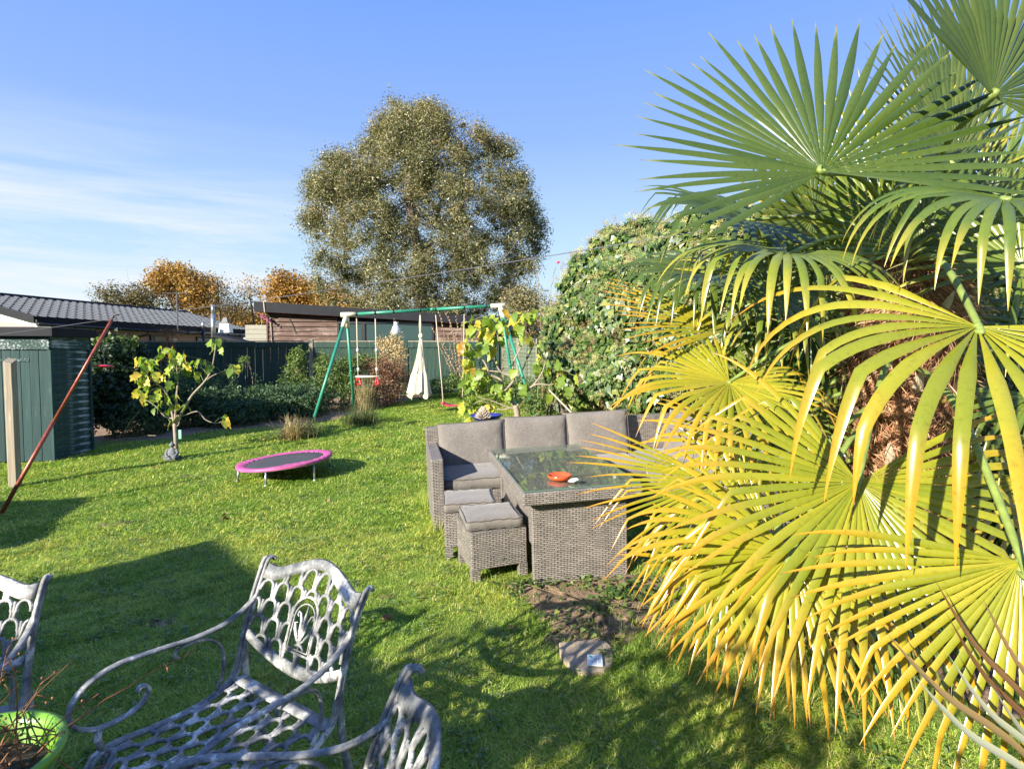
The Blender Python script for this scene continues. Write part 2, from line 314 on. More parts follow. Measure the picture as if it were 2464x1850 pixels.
# ------------------------------------------------------------------ mesh helpers
class MB:
    """collects boxes, tubes, lathes ... and links them as ONE mesh object"""
    def __init__(s, T=None): s.v = []; s.f = []; s.T = T or Matrix()
    def add(s, vs, fs):
        o = len(s.v); s.v += [tuple(s.T @ Vector(p)) for p in vs]; s.f += [tuple(i+o for i in f) for f in fs]; return s
    def box(s, c, d, rot=None, taper=1.0):
        x, y, z = d[0]/2, d[1]/2, d[2]/2
        vs = [Vector((a*x*(taper if b2 > 0 else 1), b*y*(taper if b2 > 0 else 1), b2*z)) for b2 in (-1, 1) for b in (-1, 1) for a in (-1, 1)]
        if rot is not None: vs = [rot @ p for p in vs]
        c = Vector(c)
        return s.add([p+c for p in vs], [(0, 2, 3, 1), (4, 5, 7, 6), (0, 1, 5, 4), (2, 6, 7, 3), (0, 4, 6, 2), (1, 3, 7, 5)])
    def tube(s, path, r, n=8, cap=True, flat=1.0, upv=None):
        P = [Vector(p) for p in path]; k = len(P); rr = r if isinstance(r, (list, tuple)) else [r]*k
        vs = []; fs = []; ref = Vector(upv) if upv else None
        prev = None
        for i, p in enumerate(P):
            t = (P[min(i+1, k-1)]-P[max(i-1, 0)]).normalized()
            if ref is not None: a = (ref-t*ref.dot(t)).normalized()
            elif prev is None:
                a = t.cross(Vector((0, 0, 1)) if abs(t.z) < .9 else Vector((1, 0, 0))).normalized()
            else:
                a = prev-t*prev.dot(t); a = a.normalized() if a.length > 1e-6 else t.orthogonal().normalized()
            prev = a; b = t.cross(a)
            for j in range(n):
                w = 2*math.pi*j/n+(math.pi/4 if n == 4 else 0); vs.append(p+a*(math.cos(w)*rr[i])+b*(math.sin(w)*rr[i]*flat))
        for i in range(k-1):
            for j in range(n):
                j2 = (j+1) % n; fs.append((i*n+j, i*n+j2, (i+1)*n+j2, (i+1)*n+j))
        if cap: fs.append(tuple(range(n-1, -1, -1))); fs.append(tuple((k-1)*n+j for j in range(n)))
        return s.add(vs, fs)
    def lathe(s, prof, n=24, c=(0, 0, 0), closed=False, sx=1, sy=1):
        vs = []; fs = []; k = len(prof)
        for (r, z) in prof:
            for j in range(n):
                w = 2*math.pi*j/n; vs.append((c[0]+r*math.cos(w)*sx, c[1]+r*math.sin(w)*sy, c[2]+z))
        for i in range(k-1 if not closed else k):
            i2 = (i+1) % k
            for j in range(n):
                j2 = (j+1) % n; fs.append((i*n+j, i*n+j2, i2*n+j2, i2*n+j))
        return s.add(vs, fs)
    def ball(s, c, r, n=8, m=5, sz=1.0):
        return s.lathe([(max(1e-4, r*math.sin(math.pi*i/m)), -r*sz*math.cos(math.pi*i/m)) for i in range(m+1)], n, c)
    def prism(s, poly, a, b):                      # polygon in XZ extruded from y=a to y=b
        n = len(poly); vs = [(x, a, z) for x, z in poly]+[(x, b, z) for x, z in poly]
        return s.add(vs, [tuple(range(n)), tuple(range(2*n-1, n-1, -1))]+[(i, i+n, (i+1) % n+n, (i+1) % n) for i in range(n)])
    def mesh(s, name, smooth=False):
        me = bpy.data.meshes.new(name); me.from_pydata(s.v, [], s.f); fixn(me)
        boxuv(me)
        if smooth: me.polygons.foreach_set('use_smooth', [True]*len(me.polygons))
        me.update(); return me
    def build(s, name, m, parent=None, smooth=False, bevel=0, loc=None):
        me = s.mesh(name, smooth); me.materials.append(M[m] if isinstance(m, str) else m)
        o = bpy.data.objects.new(name, me); C.objects.link(o)
        if parent: o.parent = parent
        if loc is not None: o.location = loc
        if bevel:
            bv = o.modifiers.new('bevel', 'BEVEL'); bv.width = bevel; bv.segments = 2; bv.limit_method = 'ANGLE'; bv.angle_limit = R(40)
        return o
def fixn(me):
    bm = bmesh.new(); bm.from_mesh(me); bmesh.ops.recalc_face_normals(bm, faces=bm.faces); bm.to_mesh(me); bm.free()
def boxuv(me):
    uv = me.uv_layers.new(name='UVMap'); d = np.empty(len(me.loops)*2, dtype=np.float32)
    co_ = np.array([v.co[:] for v in me.vertices]) if len(me.vertices) else np.zeros((0, 3))
    for p in me.polygons:
        n = p.normal; ax = max(range(3), key=lambda i: abs(n[i]))
        for li in p.loop_indices:
            c = co_[me.loops[li].vertex_index]
            d[2*li:2*li+2] = (c[1], c[2]) if ax == 0 else (c[0], c[2]) if ax == 1 else (c[0], c[1])
    uv.data.foreach_set('uv', d)
def tag(o, label=None, cat=None, group=None, kind=None):
    if label: o['label'] = label
    if cat: o['category'] = cat
    if group: o['group'] = group
    if kind: o['kind'] = kind
    return o
def empty(name, loc, rz=0, label=None, cat=None, group=None, tilt=False, kind=None):
    o = bpy.data.objects.new(name, None); C.objects.link(o); o.location = loc; o.empty_display_size = .1
    q = Euler((0, 0, rz)).to_quaternion()
    o.rotation_mode = 'QUATERNION'; o.rotation_quaternion = (TQ @ q) if tilt else q
    return tag(o, label, cat, group, kind)
def inst(me, name, parent=None, loc=(0, 0, 0), rot=None, sc=None):
    o = bpy.data.objects.new(name, me); C.objects.link(o); o.location = loc
    if rot is not None:
        if isinstance(rot, (list, tuple)): o.rotation_euler = rot
        else: o.rotation_mode = 'QUATERNION'; o.rotation_quaternion = rot
    if sc is not None: o.scale = sc if isinstance(sc, (tuple, list)) else (sc, sc, sc)
    if parent: o.parent = parent
    return o
def npmesh(name, V, F, m, parent=None, rnd=None, tip=None, smooth=False):
    """V (n,3), F (k,4) or (k,3) numpy -> one mesh object"""
    me = bpy.data.meshes.new(name); k, w = F.shape
    me.vertices.add(len(V)); me.vertices.foreach_set('co', V.astype(np.float32).ravel())
    me.loops.add(k*w); me.loops.foreach_set('vertex_index', F.astype(np.int32).ravel())
    me.polygons.add(k); me.polygons.foreach_set('loop_start', np.arange(0, k*w, w, dtype=np.int32)); me.polygons.foreach_set('loop_total', np.full(k, w, dtype=np.int32))
    if rnd is not None:
        a = me.attributes.new('rnd', 'FLOAT', 'POINT'); a.data.foreach_set('value', rnd.astype(np.float32))
    if tip is not None:
        a = me.attributes.new('tip', 'FLOAT', 'POINT'); a.data.foreach_set('value', tip.astype(np.float32))
    me.update(calc_edges=True)
    if smooth: me.polygons.foreach_set('use_smooth', [True]*k)
    me.materials.append(M[m] if isinstance(m, str) else m)
    o = bpy.data.objects.new(name, me); C.objects.link(o)
    if parent: o.parent = parent
    return o
OVAL = (np.array([(0, 0, 0), (.3, .2, .06), (.7, .19, .06), (1, 0, -.03), (.7, -.19, .06), (.3, -.2, .06)]), np.array([(0, 1, 2, 3), (0, 3, 4, 5)]))
NARROW = (np.array([(0, 0, 0), (.45, .09, .0), (1, 0, -.1), (.45, -.09, 0)]), np.array([(0, 1, 2, 3)]))
IVY = (np.array([(0, 0, 0), (-.08, .28, .04), (.2, .5, .02), (.45, .28, .05), (1, 0, -.05), (.45, -.28, .05), (.2, -.5, .02), (-.08, -.28, .04)]), np.array([(0, 1, 2, 3), (0, 3, 4, 5), (0, 5, 6, 7)]))
def norm(a): return a/np.maximum(np.linalg.norm(a, axis=1, keepdims=True), 1e-9)
def leaves(name, P, N, s, tmpl, m, parent=None, T=None, rnd=None, jit=.6, smooth=False):
    n = len(P); N = norm(N+rng.normal(0, jit, (n, 3)))
    if T is None: T = rng.normal(0, 1, (n, 3))
    T = norm(T-N*np.sum(T*N, axis=1, keepdims=True)); B = np.cross(N, T)
    tv, tf = tmpl; k = len(tv); s = np.asarray(s).reshape(-1, 1, 1)*np.ones((n, 1, 1))
    V = P[:, None, :]+s*(tv[None, :, 0:1]*T[:, None, :]+tv[None, :, 1:2]*B[:, None, :]+tv[None, :, 2:3]*N[:, None, :])
    F = (tf[None]+(np.arange(n)*k)[:, None, None]).reshape(-1, tf.shape[1])
    if rnd is None: rnd = rng.random(n)
    return npmesh(name, V.reshape(-1, 3), F, m, parent, np.repeat(rnd, k), smooth=smooth)
def curve(pts, n=12):
    """Catmull-Rom through points"""
    P = [Vector(p) for p in pts]; Q = [P[0]*2-P[1]]+P+[P[-1]*2-P[-2]]; out = []
    for i in range(1, len(Q)-2):
        a, b, c, d = Q[i-1:i+3]
        for j in range(n):
            t = j/n; out.append(.5*((2*b)+(c-a)*t+(2*a-5*b+4*c-d)*t*t+(3*b-a-3*c+d)*t**3))
    return out+[P[-1]]

# ------------------------------------------------------------------ the ground
def ground():
    xs = sorted(set([round(x, 3) for x in np.arange(-9, 6, .1)]+[-2000, -600, -200, -80, -40, -25, -18, -14, -12, -10.5, 7, 8, 9, 10, 14, 20, 40, 90, 300, 2000]))
    ys = sorted(set([round(y, 3) for y in np.arange(0, 20.01, .1)]+[-400, -100, -30, -12, -6, -3, -1, 21, 22, 24, 28, 35, 50, 80, 150, 400, 2500]))
    V = []
    for y in ys:
        for x in xs:
            w = wob(x, y) if (-10 < x < 7 and -1 < y < 21) else 0
            V.append((x, y, G(x, y)+w))
    nx = len(xs); F = [(j*nx+i, j*nx+i+1, (j+1)*nx+i+1, (j+1)*nx+i) for j in range(len(ys)-1) for i in range(nx-1)]
    o = npmesh('lawn_ground', np.array(V), np.array(F), 'lawn_soil', smooth=True); tag(o, kind='structure', label='green sloping garden lawn underfoot')
ground()
def patch(name, pts, m, lift=.012, seed=0, amp=.08, label=None):
    """irregular flat patch that follows the ground"""
    r = random.Random(seed); P = curve([(p[0], p[1], 0) for p in pts]+[(pts[0][0], pts[0][1], 0)], 8)[:-1]
    cx = sum(p.x for p in P)/len(P); cy = sum(p.y for p in P)/len(P); V = []; F = []; K = 7
    ring = [(p.x+r.uniform(-amp, amp), p.y+r.uniform(-amp, amp)) for p in P]; n = len(ring)
    for k in range(K+1):
        t = k/K
        for (x, y) in ring:
            X = cx+(x-cx)*t; Y = cy+(y-cy)*t; V.append((X, Y, GZ(X, Y)+((lift+.004*math.sin(31*X+9*Y)*math.cos(27*Y-8*X)) if k < K else -.01)))
    for k in range(K):
        for i in range(n): F.append((k*n+i, k*n+(i+1) % n, (k+1)*n+(i+1) % n, (k+1)*n+i))
    o = npmesh(name, np.array(V), np.array(F), m, smooth=True); tag(o, kind='structure', label=label); return ring
soil_ring = patch('bare_soil', [gp(1200, 1400), gp(1290, 1385), gp(1500, 1375), gp(1660, 1400), gp(1660, 1480), gp(1560, 1540), gp(1450, 1575), gp(1330, 1560), gp(1290, 1480)], 'bare_soil', .010, 3, .05, 'bare brown soil in front of the rattan table')
bed_ring = patch('border_soil', [(-10, 10.2), (-6.7, 10.3), (-6.0, 11.0), (-5.0, 11.6), (-4.1, 11.9), (-3.5, 13.0), (-2.9, 15.4), (-2.0, 17.3), (-1.7, 17.55), (-6, 17.5), (-10, 17.5)], 'bare_soil', .012, 5, .05, 'planted border along the back fence')
side_ring = patch('side_soil', [(.9, 12.5), (.9, 9), (1.2, 7.3), (1.9, 5.5), (1.6, 3.6), (1.55, 2.7), (2.3, 2.3), (4.5, 2.2), (5, 6), (4, 11)], 'bare_soil', .010, 6, .06, 'soil under the palm and the ivy')
small = [patch('worn_patch', [c+Vector(d)*s for d in ((-1, -.25, 0), (-.2, -.45, 0), (1, -.1, 0), (.7, .35, 0), (-.5, .3, 0))], 'bare_soil', .006, i+20, .03, 'small worn bare patch in the lawn')
         for i, (c, s) in enumerate([(gp(275, 1262), .2), (gp(380, 1497), .12), (gp(455, 1148), .14), (gp(930, 1438), .05)])]
def inpoly(X, Y, ring):
    inside = np.zeros(len(X), bool); n = len(ring)
    for i in range(n):
        x1, y1 = ring[i]; x2, y2 = ring[(i+1) % n]
        c = ((y1 > Y) != (y2 > Y)) & (X < (x2-x1)*(Y-y1)/((y2-y1) if abs(y2-y1) > 1e-9 else 1e-9)+x1); inside ^= c
    return inside
def vGZ(X, Y):
    return SX*np.clip(X, -14, 10)+SY*np.clip(Y, -3, 20)+.010*np.sin(3.1*X+1.7*Y)*np.cos(2.3*Y-1.1*X)+.006*np.sin(7.3*X-5.1*Y+1)+.004*np.sin(13*X+11*Y)
# tufts: prototypes live outside the scene, geometry nodes spread them
def tuft(name, nb, h, w, spread, lean, m, seed):
    r = np.random.default_rng(seed); V = []; F = []; Rn = []
    for i in range(nb):
        bx, by = r.normal(0, spread, 2); a = r.uniform(0, 6.283); L = h*r.uniform(.55, 1.2); ln = lean*r.uniform(.2, 1.3)
        d = np.array([math.cos(a), math.sin(a), 0]); p = np.array([-math.sin(a), math.cos(a), 0]); o = len(V)
        for t, ww in ((0, 1), (.55, .8), (1, .05)):
            c = np.array([bx, by, -.008])+d*(ln*t*t*L)+np.array([0, 0, L*t*(1-.25*ln*t)])
            V += [c-p*w*ww/2, c+p*w*ww/2]
        F += [(o, o+1, o+3, o+2), (o+2, o+3, o+5, o+4)]; Rn += [r.random()]*6
    ob = npmesh(name, np.array(V), np.array(F), m, rnd=np.array(Rn)); C.objects.unlink(ob); return ob
def scatter(name, P, scl, protos, label, m=None):
    """one object: geometry-node tufts on points"""
    me = bpy.data.meshes.new(name); me.vertices.add(len(P)); me.vertices.foreach_set('co', P.astype(np.float32).ravel())
    a = me.attributes.new('scl', 'FLOAT', 'POINT'); a.data.foreach_set('value', scl.astype(np.float32))
    a = me.attributes.new('rz', 'FLOAT', 'POINT'); a.data.foreach_set('value', (rng.random(len(P))*6.283).astype(np.float32))
    a = me.attributes.new('pick', 'INT', 'POINT'); a.data.foreach_set('value', rng.integers(0, len(protos), len(P)).astype(np.int32))
    o = bpy.data.objects.new(name, me); C.objects.link(o); tag(o, label, None, None, 'stuff'); o['category'] = 'grass'
    g = bpy.data.node_groups.new(name, 'GeometryNodeTree'); g.interface.new_socket('Geometry', in_out='INPUT', socket_type='NodeSocketGeometry')
    g.interface.new_socket('Geometry', in_out='OUTPUT', socket_type='NodeSocketGeometry')
    gi = nn(g, 'NodeGroupInput'); go = nn(g, 'NodeGroupOutput'); L = g.links.new; jn = nn(g, 'GeometryNodeJoinGeometry')
    for i, pr in enumerate(protos):
        oi = nn(g, 'GeometryNodeObjectInfo'); oi.inputs['Object'].default_value = pr
        ip = nn(g, 'GeometryNodeInstanceOnPoints')
        at1 = nn(g, 'GeometryNodeInputNamedAttribute', data_type='FLOAT'); at1.inputs['Name'].default_value = 'scl'
        at2 = nn(g, 'GeometryNodeInputNamedAttribute', data_type='FLOAT'); at2.inputs['Name'].default_value = 'rz'
        at3 = nn(g, 'GeometryNodeInputNamedAttribute', data_type='INT'); at3.inputs['Name'].default_value = 'pick'
        cm = nn(g, 'FunctionNodeCompare', data_type='INT', operation='EQUAL'); cm.inputs[3].default_value = i
        L(at3.outputs[0], cm.inputs[2])
        cb = nn(g, 'ShaderNodeCombineXYZ'); L(at2.outputs[0], cb.inputs[2])
        L(gi.outputs[0], ip.inputs['Points']); L(oi.outputs['Geometry'], ip.inputs['Instance']); L(cm.outputs[0], ip.inputs['Selection'])
        L(cb.outputs[0], ip.inputs['Rotation']); L(at1.outputs[0], ip.inputs['Scale']); L(ip.outputs[0], jn.inputs[0])
    L(jn.outputs[0], go.inputs[0]); md = o.modifiers.new('tufts', 'NODES'); md.node_group = g
    return o
def lawn_grass():
    n = 240000; Y = rng.uniform(1.0, 19, n); X = rng.uniform(-1, 1, n)*(.95*Y+.6); keepw = (.95*Y+.6)/(.95*19+.6)
    rho = np.minimum(1, (3.4/Y)**.6)
    ok = rng.random(n) < rho*1.0; X, Y = X[ok], Y[ok]     # uniform in x-range already favours the near ground
    ins = inpoly(X, Y, bed_ring) | inpoly(X, Y, side_ring) | (inpoly(X, Y, soil_ring) & (rng.random(len(X)) < .93))
    for r_ in small: ins |= inpoly(X, Y, r_) & (rng.random(len(X)) < .8)
    ins |= (X < -6.9) & (Y > 8.6) | (X > 1.2) & (Y > 7) & (Y < 13)
    X, Y = X[~ins], Y[~ins]; P = np.stack([X, Y, vGZ(X, Y)], 1)
    cl = .5+.5*np.sin(X*2.1+1.3*np.sin(Y*1.7))*np.sin(Y*2.6+1.1*np.sin(X*2.3)); fine = .5+.5*np.sin(X*9+2*np.sin(Y*7))*np.sin(Y*11)
    sc = (.62+.35*cl+.25*fine)*rng.uniform(.7, 1.25, len(X))
    ok = (fine*.6+cl*.4+rng.random(len(X))*.8) > .42; X, Y, P, sc = X[ok], Y[ok], P[ok], sc[ok]
    bz = (np.sin(52*X+9*np.sin(5*Y))*np.sin(47*Y+8*np.sin(6*X))+.7*np.sin(23*X-31*Y+5*np.sin(3*X)))*.5; P[:, 2] += .007*bz; sc = sc*(1+.45*bz)
    near = Y < 5.2
    pn = [tuft('tuft', 30, .032, .0040, .028, 1.9, 'grass_blade', 1+i) for i in range(4)]
    pf = [tuft('tuft_far', 24, .040, .0075, .06, 1.9, 'grass_blade', 11+i) for i in range(4)]
    scatter('lawn_grass', P[near], sc[near], pn, 'short green lawn grass in the foreground of the garden')
    scatter('lawn_grass', P[~near], sc[~near]*np.clip(Y[~near]/7, .9, 1.25), pf, 'short green lawn grass running back to the border')
    k = 5200; yy = rng.uniform(1.4, 12, k)**1.0; xx = rng.uniform(-1, 1, k)*(.95*yy+.5); o_ = ~(inpoly(xx, yy, side_ring) | inpoly(xx, yy, bed_ring)); xx, yy = xx[o_], yy[o_]
    pw = []
    for i in range(3):                              # flat rosettes of clover and daisy leaves
        rr = np.random.default_rng(70+i); n_ = 9; a_ = rr.uniform(0, 6.28, n_); d_ = np.stack([np.cos(a_), np.sin(a_), 0*a_], 1)
        ob = leaves('weed', d_*rr.uniform(.002, .02, (n_, 1))+np.array([0, 0, .012])+rr.uniform(0, .012, (n_, 1))*np.array([0, 0, 1]), np.tile([0, 0, 1.], (n_, 1)), rr.uniform(.014, .028, n_), OVAL, 'weed_leaf', None, d_, None, .35); C.objects.unlink(ob); pw.append(ob)
    scatter('lawn_weeds', np.stack([xx, yy, vGZ(xx, yy)+.006], 1), rng.uniform(.6, 1.5, len(xx)), pw, 'small flat weed rosettes among the lawn grass')
    print('tufts', len(P))
lawn_grass()

# ------------------------------------------------------------------ buildings
def vec(*a): return Vector(a)
def bungalow():
    A = at(85, 765, 19.0); u = Vector((.2, .98, 0)).normalized(); v = Vector((-u.y, u.x, 0)); Lh = 11.3; zE = A.z; hw = 4.0; rise = .98; zr = zE+rise
    t = empty('bungalow', (A.x, A.y, .5), 0, 'pink rendered bungalow with dark tiled roof beyond the left fence', 'house')
    org = Vector((A.x, A.y, .5)); base = Vector((A.x, A.y, 0))-org
    def W3(a, b, z): return base+u*a+v*b+Vector((0, 0, z))
    # walls, set back under the eaves
    mb = MB(); i = .42; wh = zE-.12
    q = [W3(.35, i, .3), W3(Lh-.35, i, .3), W3(Lh-.35, 2*hw-i, .3), W3(.35, 2*hw-i, .3)]
    up = [p+Vector((0, 0, wh-.3)) for p in q]
    g0 = W3(.35, hw, zr-.16); g1 = W3(Lh-.35, hw, zr-.16)
    mb.add(q+up+[g0, g1], [(0, 1, 5, 4), (2, 3, 7, 6), (3, 0, 4, 8, 7), (1, 2, 6, 9, 5)]); mb.build('wall', 'pebbledash', t)
    # white gable panel
    mb = MB(); e = .33
    mb.add([W3(e, -.05, zE-.06), W3(e, hw, zr-.03), W3(e, 2*hw, zE-.06), W3(e, 2*hw, zE-.3), W3(e, hw, zE+.25), W3(e, .3, zE-.28)], [(0, 1, 4, 5), (1, 2, 3, 4)]); mb.build('gable_panel', 'white_upvc', t)
    # roof deck
    roof = MB(); n = Vector((0, 0, 1))
    a0, a1, r0, r1, b0, b1 = W3(0, 0, zE), W3(Lh, 0, zE), W3(0, hw, zr), W3(Lh, hw, zr), W3(0, 2*hw, zE), W3(Lh, 2*hw, zE)
    d = Vector((0, 0, -.05)); roof.add([a0, a1, r1, r0, b1, b0]+[p+d for p in (a0, a1, r1, r0, b1, b0)], [(0, 1, 2, 3), (3, 2, 4, 5), (6, 7, 8, 9), (9, 8, 10, 11), (0, 3, 9, 6), (3, 5, 11, 9), (1, 2, 8, 7), (2, 4, 10, 8)])
    rf = roof.build('roof', 'roof_tile', t)
    # pan tiles: first 300 as parts, the rest joined
    sl = (r0-a0); sd = sl.normalized(); nrm = u.cross(sd).normalized(); nrm = nrm if nrm.z > 0 else -nrm
    rows, cols = 11, 34; th = sl.length/rows; tw = Lh/cols
    def tile_mesh():
        m_ = MB(); pr = []
        for k in range(7):
            x = k/6; pr.append((x*tw*1.02, .045*math.sin(math.pi*min(1, x/.45)) if x < .45 else .0+.008*math.sin(math.pi*(x-.45)/.55)))
        vs = [Vector((x, 0, z+.045)) for x, z in pr]+[Vector((x, th*1.1, z+.012)) for x, z in pr]+[Vector((x, 0, z+.0)) for x, z in pr]
        m_.add(vs, [(k, k+1, k+8, k+7) for k in range(6)]+[(k+14, k+15, k+1, k) for k in range(6)]); return m_
    tm = tile_mesh(); me = tm.mesh('tile'); me.materials.append(M['roof_tile'])
    basis = Matrix((u, sd, nrm)).transposed(); q_ = basis.to_quaternion(); cnt = 0; rest = MB()
    cells = [(c, r_) for c in range(cols) for r_ in range(rows)]
    for c, r_ in cells:
        p = a0+u*(c*tw)+sd*(r_*th)+nrm*.004
        if cnt < 300: inst(me, 'tile', rf, p, q_); cnt += 1
        else: rest.add([p+(basis @ Vector(w_)) for w_ in tm.v], tm.f)
    tag(rest.build('tiles', 'roof_tile', rf), kind='stuff')
    mb = MB(); mb.tube([r0+Vector((0, 0, .05)), r1+Vector((0, 0, .05))], .08, 8); mb.build('ridge', 'black_fascia', t)
    # verge, fascia, soffit, gutter, downpipe
    mb = MB()
    def slab(p, q2, h, w, off):
        d_ = (q2-p); s_ = d_.normalized(); side = s_.cross(Vector((0, 0, 1))).normalized()*w/2
        P = [p-side+off, p+side+off, p+side+off+Vector((0, 0, h)), p-side+off+Vector((0, 0, h))]; Q = [x+d_ for x in P]
        mb.add(P+Q, [(0, 1, 2, 3), (4, 5, 6, 7), (0, 1, 5, 4), (1, 2, 6, 5), (2, 3, 7, 6), (3, 0, 4, 7)])
    slab(a0-u*.03, r0-u*.03, .24, .05, Vector((0, 0, -.17))); slab(b0-u*.03, r0-u*.03, .24, .05, Vector((0, 0, -.17))); slab(a1+u*.03, r1+u*.03, .24, .05, Vector((0, 0, -.17))); mb.build('verge', 'black_fascia', t)
    mb = MB(); slab(a0-v*.03+u*.05, a1-v*.03-u*.05, .22, .05, Vector((0, 0, -.16))); mb.build('fascia', 'black_fascia', t)
    mb = MB(); slab(a0+v*.2+u*.05, a1+v*.2-u*.05, .03, .42, Vector((0, 0, -.20))); mb.build('soffit', 'white_upvc', t)
    mb = MB(); mb.tube([a0-v*.1+Vector((0, 0, -.2)), a1-v*.1+Vector((0, 0, -.28))], .055, 8); gt = mb.build('gutter', 'black_plastic', t, True)
    for k in range(13):
        p = a0.lerp(a1, (k+.5)/13)-v*.1+Vector((0, 0, -.2-.08*(k+.5)/13)); b = MB(); b.tube([p-u*.03, p+u*.03], .072, 8); b.build('bracket', 'black_plastic', gt, True)
    mb = MB(); p = a0+u*4.4-v*.1+Vector((0, 0, -.25)); mb.tube([p, p+Vector((0, 0, -.15))+v*.02, p+Vector((0, 0, -.32))-u*.5+v*.45, p+Vector((0, 0, -1.5))-u*.5+v*.45], .045, 8); mb.build('downpipe', 'black_plastic', t, True)
    mb = MB(); p = a0+u*7.4-v*.16; mb.tube([p+Vector((0, 0, -.9)), p+Vector((0, 0, .02))], .06, 8); mb.build('vent_pipe', 'black_plastic', t, True); mb = MB(); mb.tube([p+Vector((0, 0, .02)), p+Vector((0, 0, .26))], .075, 8); mb.build('vent_cowl', 'steel', t, True)
    # windows on the garden side and the small white vents
    def win(a, w, z0, z1, nm='window', frame='black_plastic'):
        o_ = MB(); f = .07; y = i-.03
        for (s0, s1, t0, t1) in ((0, w, 0, f), (0, w, z1-z0-f, z1-z0), (0, f, f, z1-z0-f), (w-f, w, f, z1-z0-f)):
            P = [W3(a+s0, y-.05, z0+t0), W3(a+s1, y-.05, z0+t0), W3(a+s1, y-.05, z0+t1), W3(a+s0, y-.05, z0+t1)]; Q = [x+v*.07 for x in P]
            o_.add(P+Q, [(0, 1, 2, 3), (0, 1, 5, 4), (1, 2, 6, 5), (2, 3, 7, 6), (3, 0, 4, 7)])
        w_ = o_.build(nm, frame, t)
        g = MB(); g.add([W3(a+f, y-.02, z0+f), W3(a+w-f, y-.02, z0+f), W3(a+w-f, y-.02, z1-z0-f+z0), W3(a+f, y-.02, z1-f)], [(0, 1, 2, 3)]); g.build('pane', 'window_glass', w_)
    win(1.4, 1.5, 1.5, zE-.36); win(2.95, .35, 1.9, zE-.4); win(5.0, .95, 1.6, zE-.38); win(7.6, 1.25, 1.7, zE-.38); win(9.5, 1.0, 1.7, zE-.38)
    for a in (3.4, 6.2, 8.95):
        b = MB(); c = [W3(a, i-.05, zE-.72), W3(a+.22, i-.05, zE-.72), W3(a+.22, i-.05, zE-.5), W3(a, i-.05, zE-.5)]; b.add(c+[x+v*.05 for x in c], [(0, 1, 2, 3), (0, 1, 5, 4), (2, 3, 7, 6), (1, 2, 6, 5), (3, 0, 4, 7)]); b.build('air_vent', 'white_upvc', t)
    b = MB(); lp = W3(.30, .9, zE-.42); b.box(lp, (.3, .08, .18), Matrix.Rotation(.3, 3, 'Y')); b.build('wall_lamp', 'white_upvc', t)
    return A, u, v
bungalow()
def aerial(px, y0, y1, Y, label, kind):
    b = at(px, y1, Y); tp = at(px, y0, Y); h = tp.z-b.z
    t = empty(kind, b, 0, label, kind.replace('_', ' '))
    return t, h
t, h = aerial(427, 702, 760, 24, 'thin television aerial on a mast above the bungalow roof', 'roof_aerial')
MB().tube([(0, 0, -.6), (0, 0, h)], .026, 6).build('mast', 'grey_wire', t)
m_ = MB()
for k in range(9): m_.box((-.4+.1*k, 0, h-.06+.0*k), (.010, .30-.02*k, .010))
m_.box((0, 0, h-.06), (.85, .012, .012)); m_.build('antenna', 'grey_wire', t)
t, h = aerial(513, 733, 775, 26, 'slim metal flue pipe standing on the far end of the bungalow roof', 'flue')
MB().tube([(0, 0, -.7), (0, 0, h*.45)], .10, 10).tube([(0, 0, h*.45), (0, 0, h)], .075, 10).build('pipe', 'steel', t, True)
t, h = aerial(543, 760, 778, 27, 'squat white roof vent with a dark cowl near the roof end', 'roof_vent')
MB().box((0, 0, -.22), (.5, .4, .42), None, .8).build('upstand', 'white_upvc', t); MB().box((0, 0, h-.19), (.30, .26, .22), None, .5).build('cowl', 'black_plastic', t)
t, h = aerial(703, 684, 770, 44, 'grey street lamp rising in front of the orange trees', 'street_lamp')
MB().tube([(0, 0, -4.4), (0, 0, h)], .055, 6).tube([(0, 0, h), (.25, 0, h+.06), (.6, 0, h+.06)], .045, 6).build('pole', 'steel', t); MB().box((.8, 0, h+.05), (.55, .18, .12)).build('lamp_head', 'steel', t)

